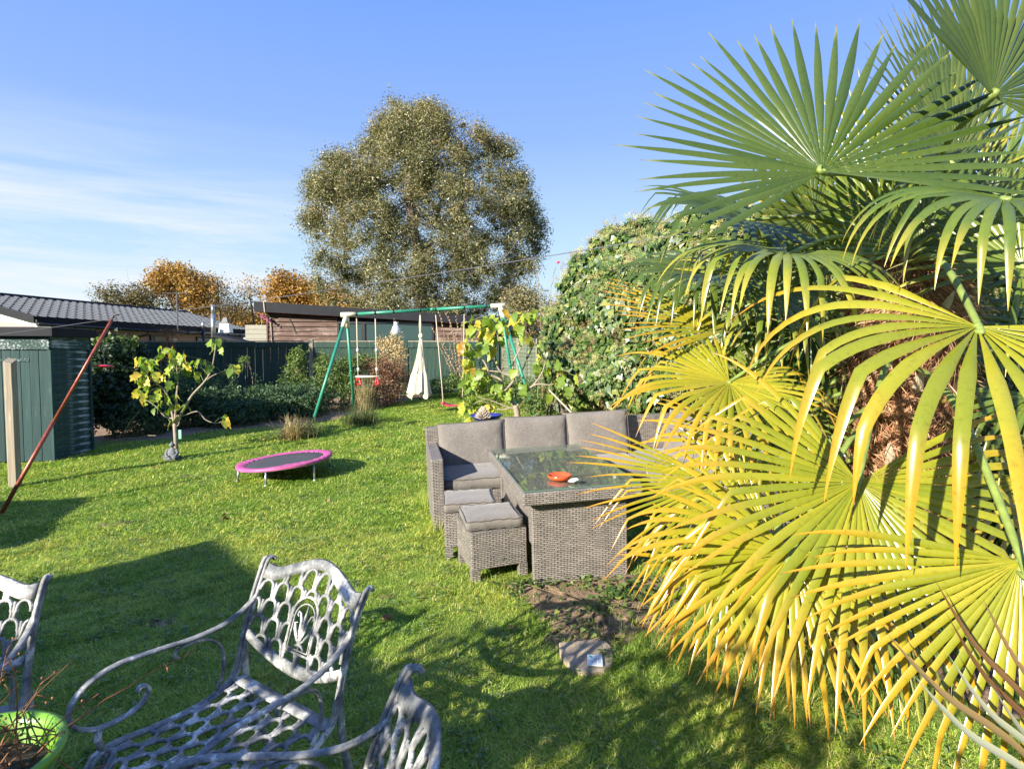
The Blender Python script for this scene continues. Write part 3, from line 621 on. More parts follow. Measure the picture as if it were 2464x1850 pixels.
def cabin():
    Y = 20.8; a = at(621, 727, Y); b = at(1180, 764, Y); zb0 = at(621, 751, Y).z; zb1 = at(1180, 783, Y).z
    t = empty('timber_cabin', (a.x, Y, .6), 0, 'brown timber clad flat roofed cabin with black fascia behind the fence', 'cabin')
    def q(p): return Vector((p[0]-a.x, p[1]-Y, p[2]-.6))
    D = 4.5; oh = .35
    # roof slab with deep black fascia
    mb = MB(); P = [(a.x, Y-oh, a.z), (b.x, Y-oh, b.z), (b.x, Y+D, b.z), (a.x, Y+D, a.z)]; mb.add([q(p) for p in P]+[q((p[0], p[1], (zb0 if i in (0, 3) else zb1))) for i, p in enumerate(P)], [(0, 1, 2, 3), (0, 1, 5, 4), (1, 2, 6, 5), (2, 3, 7, 6), (3, 0, 4, 7)]); mb.build('fascia', 'black_fascia', t)
    mb = MB(); mb.add([q((a.x+.03, Y-oh+.03, zb0-.006)), q((b.x-.03, Y-oh+.03, zb1-.006)), q((b.x-.03, Y+D-.03, zb1-.006)), q((a.x+.03, Y+D-.03, zb0-.006))], [(0, 1, 2, 3)]); mb.build('soffit', 'orange_soffit', t)
    x0 = at(645, 780, Y).x; x1 = b.x-.1
    mb = MB(); mb.add([q(p) for p in ((x0, Y+.02, .5), (x1, Y+.02, .5), (x1, Y+D-.2, .5), (x0, Y+D-.2, .5), (x0, Y+.02, zb0-.02), (x1, Y+.02, zb1-.02), (x1, Y+D-.2, zb1-.02), (x0, Y+D-.2, zb0-.02))], [(0, 1, 5, 4), (1, 2, 6, 5), (2, 3, 7, 6), (3, 0, 4, 7)]); wl = mb.build('wall', 'black_fascia', t)
    # horizontal boards, cut round the window band
    wx0 = at(813, 790, Y).x; wx1 = at(1045, 790, Y).x; wz1 = at(900, 774, Y).z; wz0 = at(900, 822, Y).z-.25
    ph = 11.3*Y/FPX; z = 1.2; 
    while z < zb0-.01:
        top = z+ph-.018
        segs = [(x0, x1)] if (top < wz0 or z > wz1) else [(x0, wx0-.02), (wx1+.02, x1)]
        for (s0, s1) in segs:
            zr = lambda x: zb0+(zb1-zb0)*(x-a.x)/(b.x-a.x)-.01
            if zr(s0) < z+.02: continue
            e1 = s1
            while zr(e1) < z+.03 and e1 > s0: e1 -= .2
            t0, t1 = min(top, zr(s0)), min(top, zr(e1))
            k = MB(); v8 = []
            for (x, tz) in ((s0, t0), (e1, t1)):
                v8 += [q((x, Y-.012, z)), q((x, Y-.03, z+.01)), q((x, Y-.012, tz)), q((x, Y+.015, tz)), q((x, Y+.015, z))]
            k.add(v8, [(0, 1, 6, 5), (1, 2, 7, 6), (2, 3, 8, 7), (4, 0, 5, 9), (0, 1, 2, 3, 4), (5, 6, 7, 8, 9)]); k.build('board', 'brown_cladding', wl)
        z += ph
    MB().box(q((x0-.015, Y-.03, (zb0+1)/2)), (.05, .05, zb0-1.05)).build('corner_trim', 'brown_cladding', t)
    # window band: narrow dark pane and wide pane
    fr = MB(); xm = at(871, 790, Y).x
    for c0, c1, d0, d1 in ((wx0, wx1, wz1-.07, wz1), (wx0, wx1, wz0, wz0+.06), (wx0, wx0+.07, wz0+.06, wz1-.07), (xm, xm+.12, wz0+.06, wz1-.07), (wx1-.08, wx1, wz0+.06, wz1-.07)):
        fr.box(q(((c0+c1)/2, Y-.035, (d0+d1)/2)), (c1-c0, .07, d1-d0))
    w_ = fr.build('window', 'black_plastic', t)
    MB().box(q(((wx0+.07+xm)/2, Y-.01, (wz0+wz1)/2)), (xm-wx0-.07, .01, wz1-wz0-.13)).build('pane', 'window_glass', w_)
    MB().box(q(((wx1-.08+xm+.12)/2, Y-.01, (wz0+wz1)/2)), (wx1-xm-.2, .01, wz1-wz0-.13)).build('pane', 'window_glass', w_)
    # two pale cables down the wall and a tuft of bunting flowers at the corner
    p0 = at(645, 728, Y); mb = MB(); mb.tube([q((p0.x, Y-oh-.02, p0.z)), q((p0.x+.03, Y-oh-.02, zb0-.02)), q((p0.x+.09, Y-.06, zb0-.2)), q((p0.x+.16, Y-.05, 1.6))], .02, 6); mb.build('cable', 'rope', t)
    mb = MB(); pth = curve([(x-0, y, z_) for x, y, z_ in [tuple(q(at(u_, v_, Y-.05))) for u_, v_ in ((696, 768), (703, 780), (707, 790), (711, 802))]], 6); mb.tube(pth, .012, 5); mb.build('cable', 'rope_dark', t)
    g = empty('flower_garland', at(628, 757, Y-.3), 0, 'pink and white flower garland hanging at the cabin corner', 'garland')
    MB().tube([(0, 0, 0), (.02, 0, -.5), (.14, 0, -1.1)], .008, 5).build('cord', 'rope', g)
    fm = MB().ball((0, 0, 0), .024, 6, 4).mesh('flower')
    for k in range(26):
        me = fm; o = inst(me, 'flower', g, (random.uniform(-.02, .36), random.uniform(-.05, .05), random.uniform(-.05, .05)-.9*random.random()*0-.28*random.random()))
        o.location.z = -.02-o.location.x*.75+random.uniform(-.05, .05)
    fm.materials.append(M['pink_vinyl'])
cabin()
def low_shed():
    Y = 25; a = at(590, 782, Y); b = at(676, 782, Y)
    t = empty('outbuilding', (a.x, Y, .6), 0, 'pale boarded outbuilding between the bungalow and the timber cabin', 'outbuilding')
    w = b.x-a.x; zt = a.z-.6
    MB().box((w/2, 1.5, zt/2), (w, 3, zt)).build('wall', 'cream_render', t)
    m2 = MB(); m2.add([(-1.2, -.3, zt-.42), (w*.8, -.3, zt-.95), (w*.8, 0, zt-.9), (-1.2, 0, zt-.35), (-1.2, -.3, zt-.54), (w*.8, -.3, zt-1.05), (w*.8, 0, zt-1.02), (-1.2, 0, zt-.5)], [(0, 1, 2, 3), (0, 1, 5, 4), (4, 5, 6, 7), (1, 2, 6, 5), (0, 3, 7, 4)]); m2.build('canopy', 'black_fascia', t)
    for k in range(5): MB().box((w/2, -.012, zt-.1-.2*k), (w*.98, .02, .17)).build('board', 'cream_render', t)
low_shed()
# building on the right beyond the fence: a pale roof edge and a strip of wall
t = empty('far_house', at(1340, 790, 26), 0, 'pale low house roof glimpsed between the fig tree and the ivy', 'house')
MB().box((0, 3, -1), (6, 5, 1.9)).build('wall', 'cream_render', t); m2 = MB(); m2.add([(-3.4, 0, -.1), (3.4, 0, -.1), (3.4, 3, .75), (-3.4, 3, .75), (3.4, 6, -.1), (-3.4, 6, -.1)], [(0, 1, 2, 3), (3, 2, 4, 5)]); m2.build('roof', 'slate', t)

# the owner's house behind the camera (its corner throws the big shadow on the lawn)
def own_house():
    B3 = gp(570, 1290)-Vector((.669, .743, 0))*6.7; e2 = Vector((.67, -.74, 0)).normalized(); e1 = Vector((-.74, -.67, 0)).normalized()
    t = empty('rendered_house', (B3.x, B3.y, 0), math.atan2(e2.y, e2.x), 'cream rendered flat roofed house behind the viewpoint, out of the picture', 'house')
    h = 2.7-.03
    MB().box((6, -4, h/2-.1), (12, 8, h)).build('wall', 'house_render', t); MB().box((6, -4, h-.02), (12.1, 8.1, .16)).build('roof', 'black_fascia', t)
    for x in (1.5, 5, 9):
        w_ = MB(); 
        for c, d in (((x, .02, 2.0), (1.5, .06, .08)), ((x, .02, .9), (1.5, .06, .08)), ((x-.71, .02, 1.45), (.08, .06, 1.02)), ((x+.71, .02, 1.45), (.08, .06, 1.02))): w_.box(c, d)
        w_ = w_.build('window', 'white_upvc', t); MB().box((x, .015, 1.45), (1.34, .02, 1.02)).build('pane', 'window_glass', w_)
own_house()
def side_store():
    P = gp(285, 1187)-Vector((.669, .743, 0))*4.95; Q = gp(150, 1290)-Vector((.669, .743, 0))*4.95; e = (Q-P); e.z = 0; L = e.length; e.normalize(); f = Vector((-1, -.12, 0)).normalized()
    t = empty('garden_store', (P.x, P.y, 0), 0, 'low wooden garden store left of the lawn, out of the picture', 'store')
    mb = MB(); q = [Vector((0, 0, 0)), e*L, e*L+f*3.5, f*3.5]; mb.add(q+[p+Vector((0, 0, 1.95)) for p in q], [(0, 1, 5, 4), (1, 2, 6, 5), (2, 3, 7, 6), (3, 0, 4, 7)]); mb.build('wall', 'bare_timber', t)
    mb = MB(); mb.add([p+Vector((0, 0, 1.952)) for p in q]+[p+Vector((0, 0, 2.0)) for p in q], [(0, 1, 2, 3), (4, 5, 6, 7), (0, 1, 5, 4), (1, 2, 6, 5), (2, 3, 7, 6), (3, 0, 4, 7)]); mb.build('roof', 'slate', t)
side_store()

# ------------------------------------------------------------------ shed
def shed():
    Cn = gp(132, 1111); th = math.atan2(.1, 1.0)
    t = empty('garden_shed', (Cn.x, Cn.y, Cn.z-.02), th, 'dark green flat topped shed with peeling paint at the left edge', 'shed')
    H = 1.98; Wf = 2.6; Dp = .92
    MB().box((-Wf/2, Dp/2, H/2), (Wf-.05, Dp-.05, H)).build('carcass', 'green_shed_paint', t)
    bw = .128; me = MB().box((0, 0, 0), (bw-.007, .022, H-.32)).mesh('board'); me.materials.append(M['green_shed_paint'])
    k = 0; x = -.03-bw/2
    while x > -Wf: inst(me, 'board', t, (x, -.005-.004*(k % 2), (H-.32)/2+.04)); x -= bw; k += 1
    MB().box((-Wf/2, -.02, H-.19), (Wf, .028, .15)).build('header_board', 'green_shed_paint_level', t)
    MB().box((0, -.012, (H-.3)/2+.03), (.045, .05, H-.3)).build('corner_post', 'green_shed_paint', t)
    # level boards on the side, one by one
    n = 15; bh = (H-.26)/n; me2 = MB().add([(0, -.005, 0), (0, .0, 0), (0, 0, 0)], []).mesh('x')
    m3 = MB(); L = Dp-.02
    m3.add([(.004, .03, 0), (.026, .03, 0), (.008, .03, bh-.003), (.0, .03, bh-.003), (.004, L, 0), (.026, L, 0), (.008, L, bh-.003), (.0, L, bh-.003)], [(0, 1, 2, 3), (4, 5, 6, 7), (1, 2, 6, 5), (0, 1, 5, 4), (2, 3, 7, 6)])
    me3 = m3.mesh('side_board'); me3.materials.append(M['green_shed_paint_level'])
    for k in range(n): inst(me3, 'side_board', t, (-.024, 0, .04+bh*k))
    MB().box((0, Dp+.0, H/2), (.05, .05, H)).build('corner_post', 'green_shed_paint', t)
    MB().box((.01, Dp/2, H-.16), (.03, Dp, .18)).build('header_board', 'green_shed_paint_level', t)
    MB().box((-Wf/2+.03, Dp/2-.03, H+.0), (Wf+.14, Dp+.16, .13)).build('roof_edge', 'black_fascia', t); MB().box((-Wf/2+.03, Dp/2-.03, H+.0675), (Wf+.1, Dp+.12, .012)).build('roof_felt', 'slate', t)
    MB().box((-.56, -.02, H-.42), (.55, .014, .045)).build('hinge_rail', 'green_shed_paint_level', t)
shed()
p = gp(37, 1174); t = empty('timber_post', (p.x, p.y, p.z-.05), R(4), 'square bare timber post standing in front of the green shed', 'post')
mb = MB(); w = .048; H = 1.64
mb.add([(-w, -w, 0), (w, -w, 0), (w, w, 0), (-w, w, 0), (-w, -w, H-.02), (w, -w, H-.05), (w, w, H), (-w, w, H+.03)], [(0, 1, 5, 4), (1, 2, 6, 5), (2, 3, 7, 6), (3, 0, 4, 7), (4, 5, 6, 7)]); mb.build('shaft', 'bare_timber', t, bevel=.006)

# ------------------------------------------------------------------ fences
def back_fence():
    Y = 17.6; zt = at(700, 820, Y).z; x0, x1 = -14.6, -.35
    t = empty('back_fence', (x0, Y, 0), 0, 'tall dark green close boarded fence along the back of the garden', 'fence')
    bw = .118; hb = zt-.05-.62; me = MB().box((0, 0, 0), (bw-.006, .02, hb)).mesh('board'); me.materials.append(M['green_fence_paint'])
    x = bw/2; k = 0
    while x < x1-x0:
        o = inst(me, 'board', t, (x, -.01-.012*(k % 2), .58+hb/2+random.uniform(-.004, .004))); x += bw; k += 1
    posts = [-14.5, -11.7, -8.86, -6.05, -3.2, -.45]
    for i in range(5):
        a, b = posts[i]-x0+.07, posts[i+1]-x0-.07; L = b-a
        MB().box(((a+b)/2, -.045, zt-.12), (L, .026, .16)).build('top_rail', 'green_fence_paint', t)
        MB().box(((a+b)/2, -.02, zt-.015), (L, .085, .03)).build('capping', 'bare_timber', t)
        MB().box(((a+b)/2, -.03, .46), (L, .045, .28)).build('gravel_board', 'green_fence_paint', t)
    pm = MB().box((0, 0, 0), (.12, .12, zt-.02), None).mesh('post'); pm.materials.append(M['concrete_post'])
    pg = MB().box((0, 0, 0), (.12, .1, zt-.06), None).mesh('post'); pg.materials.append(M['green_fence_paint'])
    for i, p_ in enumerate(posts): inst(pm if i in (3,) else pg, 'post', t, (p_-x0, -.02, (zt+.02)/2+.05))
back_fence()
def side_fence():
    P = Vector((-.25, 17.5, 0)); Q = Vector((2.4, 6.5, 0)); e = (Q-P).normalized(); L = (Q-P).length
    t = empty('side_fence', (P.x, P.y, 0), math.atan2(e.y, e.x), 'weathered pale green lapped panel fence along the right side', 'fence')
    n = 16; z0 = .55; z1 = 2.12; bh = (z1-z0)/n; npan = 6; pl = L/npan
    me = MB().add([(0, 0, 0), (pl-.1, 0, 0), (pl-.1, -.03, .0), (0, -.03, 0), (0, 0, bh*1.12), (pl-.1, 0, bh*1.12), (pl-.1, -.008, bh*1.12), (0, -.008, bh*1.12)], [(0, 1, 2, 3), (4, 5, 6, 7), (3, 2, 6, 7), (0, 1, 5, 4), (0, 3, 7, 4), (1, 2, 6, 5)]).mesh('slat'); me.materials.append(M['pale_green_slat'])
    for i in range(npan):
        dz = -.06*i
        for k in range(n): inst(me, 'slat', t, (i*pl+.05, 0, z0+dz+bh*k))
        MB().box((i*pl+pl*.5, -.045, (z0+z1)/2+dz), (.04, .02, z1-z0)).build('batten', 'pale_green_slat', t)
        MB().box((i*pl, -.01, (z1+.1)/2+dz), (.1, .1, z1+.1)).build('post', 'bare_timber', t)
        MB().box((i*pl+pl/2, 0, z1+dz+.03), (pl-.1, .07, .03)).build('capping', 'pale_green_slat', t)
side_fence()

# ------------------------------------------------------------------ rattan furniture
def cushion(name, w, d, h, parent, loc=(0, 0, 0), rot=None, puff=.03, mode='flat', label=None):
    """soft box cushion w x d x h with pinched corners and a piped edge"""
    n = 12; V = []; F = []; k = (n+1)**2
    for s_ in (1, -1):
        for j in range(n+1):
            for i in range(n+1):
                a = 2*i/n-1; b = 2*j/n-1; e = (1-abs(a)**4)*(1-abs(b)**4)
                wr = .004*math.sin(9*a+5*b*s_)*math.cos(7*b-3*a)*(1-e)+.0035*math.sin(23*a+3*b)*math.exp(-((abs(b)-1)/.25)**2)
                V.append((a*w/2*(1-.02*(1-abs(b))), b*d/2*(1-.02*(1-abs(a))), s_*(h/2*.80+(puff if s_ > 0 else puff*.3)*e**.6+wr)))
        o = len(V)-k
        for j in range(n):
            for i in range(n):
                q = (o+j*(n+1)+i, o+j*(n+1)+i+1, o+(j+1)*(n+1)+i+1, o+(j+1)*(n+1)+i); F.append(q if s_ > 0 else q[::-1])
    bd = [i for i in range(n)]+[j*(n+1)+n for j in range(n)]+[n*(n+1)+n-i for i in range(n)]+[(n-j)*(n+1) for j in range(n)]
    L = len(bd); mid = len(V)
    for b_ in bd: x, y, z = V[b_]; V.append((x*1.012+0, y*1.012, 0))
    for q in range(L):
        a, b_ = bd[q], bd[(q+1) % L]; F.append((a, mid+q, mid+(q+1) % L, b_)); F.append((mid+q, a+k, b_+k, mid+(q+1) % L))
    m_ = MB().add(V, F); o = m_.build(name, 'cushion_fabric', parent, True); o.location = loc
    if rot is not None: o.rotation_mode = 'QUATERNION'; o.rotation_quaternion = rot
    for s_ in (0, k):
        pt = [Vector(V[b_+s_]) for b_ in bd]; pt = [Vector((p.x*1.006, p.y*1.006, p.z)) for p in pt]
        MB().tube(pt+[pt[0]], .0042, 5).build('piping', 'cushion_fabric_dark', o, True)
    if label: o['label'] = label
    return o
mat('cushion_fabric_dark', (.09, .08, .07), .9, vs=40, bs=.1)
mat('glass_edge', (.10, .16, .13), .1, vs=4, bs=0)
YAW = R(11)
def sofa():
    fr = gp(1042, 1113, .62); fr = Vector((fr.x, fr.y, G(fr.x, fr.y)))
    t = empty('corner_sofa', fr, YAW, 'grey rattan corner sofa with taupe cushions behind the table', 'sofa', tilt=True)
    def wb(name, c, d, bev=.012): return MB().box(c, d).build(name, 'wicker', t, bevel=bev)
    Ls = 2.78
    wb('arm', (.055, .43, .325), (.11, .86, .65)); wb('back', (Ls/2, .885, .40), (Ls, .09, .80)); wb('seat_base', (1.1, .46, .19), (1.98, .76, .26))
    wb('side_back', (Ls-.045, -.25, .40), (.09, 2.18, .80)); wb('side_base', (2.36, -.62, .19), (.66, 1.36, .26)); wb('side_arm', (2.36, -1.36, .325), (.75, .11, .65))
    for x, y in ((.08, .08), (.08, .88), (1.0, .12), (1.98, .12), (2.05, -1.3), (2.7, -1.3), (2.7, .86)): MB().box((x, y, .03), (.05, .05, .09)).build('foot', 'black_plastic', t)
    for k in range(3): cushion('seat_cushion', .655, .72, .12, t, (.445+.66*k, .43, .385), puff=.02)
    cushion('seat_cushion', .68, .72, .12, t, (2.41, .43, .386), puff=.02)
    for k in range(2): cushion('seat_cushion', .655, .66, .12, t, (2.36, -.27-.66*k, .385), Euler((0, 0, 0)).to_quaternion(), puff=.02)
    for k in range(3): cushion('back_cushion', .67, .47, .15, t, (.45+.665*k, .745+.012*(k == 1), .61+.018*k), Euler((R(79), R((-1.2, 1, -.5)[k]), 0)).to_quaternion(), puff=.045)
    for k in range(3): cushion('back_cushion', .64, .47, .15, t, (2.62, .42-.655*k, .62), (Euler((0, 0, R(-90))).to_quaternion() @ Euler((R(79), 0, 0)).to_quaternion()), puff=.045)
sofa()
def table():
    c = gp(1265, 1183, .68); g = Vector((c.x, c.y, G(c.x, c.y)))
    t = empty('rattan_table', g, YAW, 'grey rattan dining table with a glass top in front of the corner sofa', 'table', tilt=True)
    w, d, h = .84, 1.47, .68
    MB().box((w/2, d/2, h-.052), (w, d, .085)).build('tabletop', 'wicker', t, bevel=.01)
    MB().box((w/2, .12, .285), (w-.16, .05, .57)).build('end_panel', 'wicker', t, bevel=.006); MB().box((w/2, d-.12, .285), (w-.16, .05, .57)).build('end_panel', 'wicker', t, bevel=.006)
    MB().box((.12, d/2, .40), (.04, d-.3, .33)).build('side_panel', 'wicker', t, bevel=.006); MB().box((w-.12, d/2, .40), (.04, d-.3, .33)).build('side_panel', 'wicker', t, bevel=.006)
    MB().add([(.015, .015, h+.0045), (w-.015, .015, h+.0045), (w-.015, d-.015, h+.0045), (.015, d-.015, h+.0045)], [(0, 1, 2, 3)]).build('glass_top', 'table_glass', t)
    ge = MB()
    for c_, d_ in (((w/2, .0135, h), (w-.024, .003, .0085)), ((w/2, d-.0135, h), (w-.024, .003, .0085)), ((.0135, d/2, h), (.003, d-.03, .0085)), ((w-.0135, d/2, h), (.003, d-.03, .0085))): ge.box(c_, d_)
    ge.build('glass_edge', 'glass_edge', t)
    # orange dish and shell rest on the glass
    def ont(u_, v_):
        return gp(u_, v_, h+.006)
    q = ont(1346, 1152); a = empty('ashtray', q, 0, 'shallow orange glazed dish on the glass table', 'dish', tilt=True); a.location = q
    MB().lathe([(0, 0), (.066, 0), (.078, .012), (.084, .030), (.080, .032), (.073, .016), (.062, .008), (0, .007)], 40).build('dish_body', 'orange_glaze', a, True)
    q = ont(1380, 1162); s_ = empty('sea_shell', q, R(30), 'small off white shell lying beside the orange dish', 'shell', tilt=True)
    V = []; F = []; 
    for j in range(7):
        for i in range(13):
            a_ = math.pi*2*i/12; r_ = .034*j/6*(1+.12*math.sin(5*a_)); V.append((r_*math.cos(a_)*1.15, r_*math.sin(a_), .004+.016*(j/6)**2*(1+.4*math.cos(a_))+.0012*math.cos(24*a_)))
    for j in range(6):
        for i in range(12): F.append((j*13+i, j*13+i+1, (j+1)*13+i+1, (j+1)*13+i))
    o = MB().add(V, F).build('shell_bowl', 'shell', s_, True); sd = o.modifiers.new('s', 'SOLIDIFY'); sd.thickness = .004; o.modifiers.move(0, 0)
table()
def stool(pt, yaw, label, badge=False, cr=0, cd=(0, 0)):
    g = Vector((pt.x, pt.y, G(pt.x, pt.y)))
    t = empty('rattan_stool', g, yaw, label, 'stool', 'square rattan stools in front of the sofa', tilt=True)
    w = .41; H = .355; leg = .06
    mb = MB()
    MB().box((w/2, w/2, (H+.09)/2), (w, w, H-.09)).build('body', 'wicker', t, bevel=.008)
    lm = MB().box((0, 0, .045), (leg, leg, .10)).mesh('leg'); lm.materials.append(M['wicker'])
    for x in (leg/2, w-leg/2):
        for y in (leg/2, w-leg/2): inst(lm, 'leg', t, (x, y, 0))
    cushion('cushion', .40, .40, .075, t, (w/2+cd[0], w/2+cd[1], H+.042), Euler((0, 0, cr)).to_quaternion(), puff=.012)
    if badge: MB().lathe([(0, 0), (.024, 0), (.024, .004), (0, .006)], 16, sx=1, sy=.6).build('badge', 'steel', t).matrix_local = Matrix.Translation((w*.52, -.001, .15)) @ Matrix.Rotation(R(90), 4, 'X')
    return t
stool(gp(1137, 1405), R(19), 'nearer rattan stool with loose taupe cushion beside the table corner', True, R(-7), (.0, .01))
stool(gp(1072, 1345), R(7), 'farther rattan stool tucked between the sofa and the nearer stool')

# blue bowl on a stand behind the sofa, with a spiky shell cluster in it
q = at(1170, 1016, 6.75)
t = empty('plant_stand', (q.x, q.y+.05, G(q.x, q.y)), 0, 'low dark plant stand behind the sofa under the blue bowl', 'stand')
h = q.z-.005-G(q.x, q.y); MB().lathe([(0, h-.03), (.15, h-.03), (.15, h), (0, h)], 20).build('top', 'bark_brown', t)
for k in range(3): MB().tube([(.11*math.cos(2.1*k), .11*math.sin(2.1*k), h-.02), (.16*math.cos(2.1*k), .16*math.sin(2.1*k), 0)], .012, 6).build('leg', 'bark_brown', t)
b = empty('glazed_bowl', (q.x, q.y+.05, q.z), 0, 'wide cobalt blue glazed bowl behind the sofa back', 'bowl')
MB().lathe([(0, 0), (.09, 0), (.15, .03), (.185, .07), (.20, .085), (.19, .088), (.14, .045), (.08, .02), (0, .018)], 32).build('bowl_body', 'blue_glaze', b, True)
b = empty('dried_artichoke', (q.x-.03, q.y-.10, q.z+.03), 0, 'spiky off white shell like flower head leaning in the blue bowl', 'ornament')
mb = MB()
for k in range(90):
    a = k*2.4; zz = k/90; r_ = .085*(1-.6*zz); p0 = Vector((.3*r_*math.cos(a), .3*r_*math.sin(a), .02+.07*zz)); dr = Vector((math.cos(a)*(1.1-zz), math.sin(a)*(1.1-zz), .25+1.3*zz)).normalized()
    mb.tube([p0, p0+dr*.05, p0+dr*.085], [.009, .008, .001], 5)
mb.build('spikes', 'spiky_white', b)

# ------------------------------------------------------------------ trampoline
def trampoline():
    c = at(686, 1106, 7.35); Rr = .575
    g = G(c.x, c.y)
    t = empty('mini_trampoline', c, 0, 'small round trampoline with pink padded rim on the lawn', 'trampoline')
    t.rotation_quaternion = Euler((R(1.5), R(-5.2), 0)).to_quaternion(); Mx = Matrix.Translation(c) @ t.rotation_quaternion.to_matrix().to_4x4(); Mi = Mx.inverted()
    n = 120; V = []; F = []; pr = [(1.0, -.022), (1.006, -.004), (.995, .008), (.96, .012), (.90, .011), (.85, .006), (.815, -.002)]
    for j, (r_, z) in enumerate(pr):
        for i in range(n):
            a = 2*math.pi*i/n; w_ = (.0035*math.sin(37*a+2*math.sin(3*a))+.003*math.sin(61*a+1)+.002*math.sin(90*a))*min(1, j/3)*(1+math.sin(2.3*a))
            slack = .028*math.exp(-((((a+1.05+math.pi) % (2*math.pi))-math.pi)/.5)**2)*min(1, max(0, j-3)/2)
            rr = Rr*r_-slack*.6*(1+math.sin(15*a))*.8+w_*.5
            V.append((rr*math.cos(a), rr*math.sin(a), z+w_+slack*.5))
    for j in range(len(pr)-1):
        for i in range(n): F.append((j*n+i, j*n+(i+1) % n, (j+1)*n+(i+1) % n, (j+1)*n+i))
    MB().add(V, F).build('rim_pad', 'pink_vinyl', t, True)
    MB().lathe([(0, -.012), (.30, -.010), (.47, -.006), (.485, -.012), (0, -.016)], 48).build('jumping_mat', 'mat_mesh', t, True)
    MB().lathe([(Rr*.97+.012*math.cos(x), -.02+.012*math.sin(x)) for x in [k*math.pi/4 for k in range(8)]], 48, closed=True).build('frame', 'steel', t, True)
    for k in range(6):
        a = R(-100+60*k+8); p = Vector((Rr*.94*math.cos(a), Rr*.94*math.sin(a), -.02)); wp = Mx @ p; gz = GZ(wp.x, wp.y)+.0
        q_ = Mi @ Vector((wp.x+.02*math.cos(a), wp.y+.02*math.sin(a), gz))
        l_ = MB().tube([p, p.lerp(q_, .97)], .014, 8).build('leg', 'steel', t, True)
        MB().tube([p.lerp(q_, .86), q_], .018, 8).build('rubber_foot', 'steel', l_, True)
trampoline()
for (u_, v_, m_, lb) in ((678, 1152, 'red_plastic', 'tiny red toy scrap under the trampoline'), (694, 1146, 'shell', 'pale crumpled scrap under the trampoline')):
    p = gp(u_, v_); t = MB().ball((0, 0, .012), .022, 7, 4, .6).box((.03, 0, .01), (.04, .02, .012)).build('toy_scrap', m_, None, True, loc=(p.x, p.y, GZ(p.x, p.y))); tag(t, lb, 'toy')

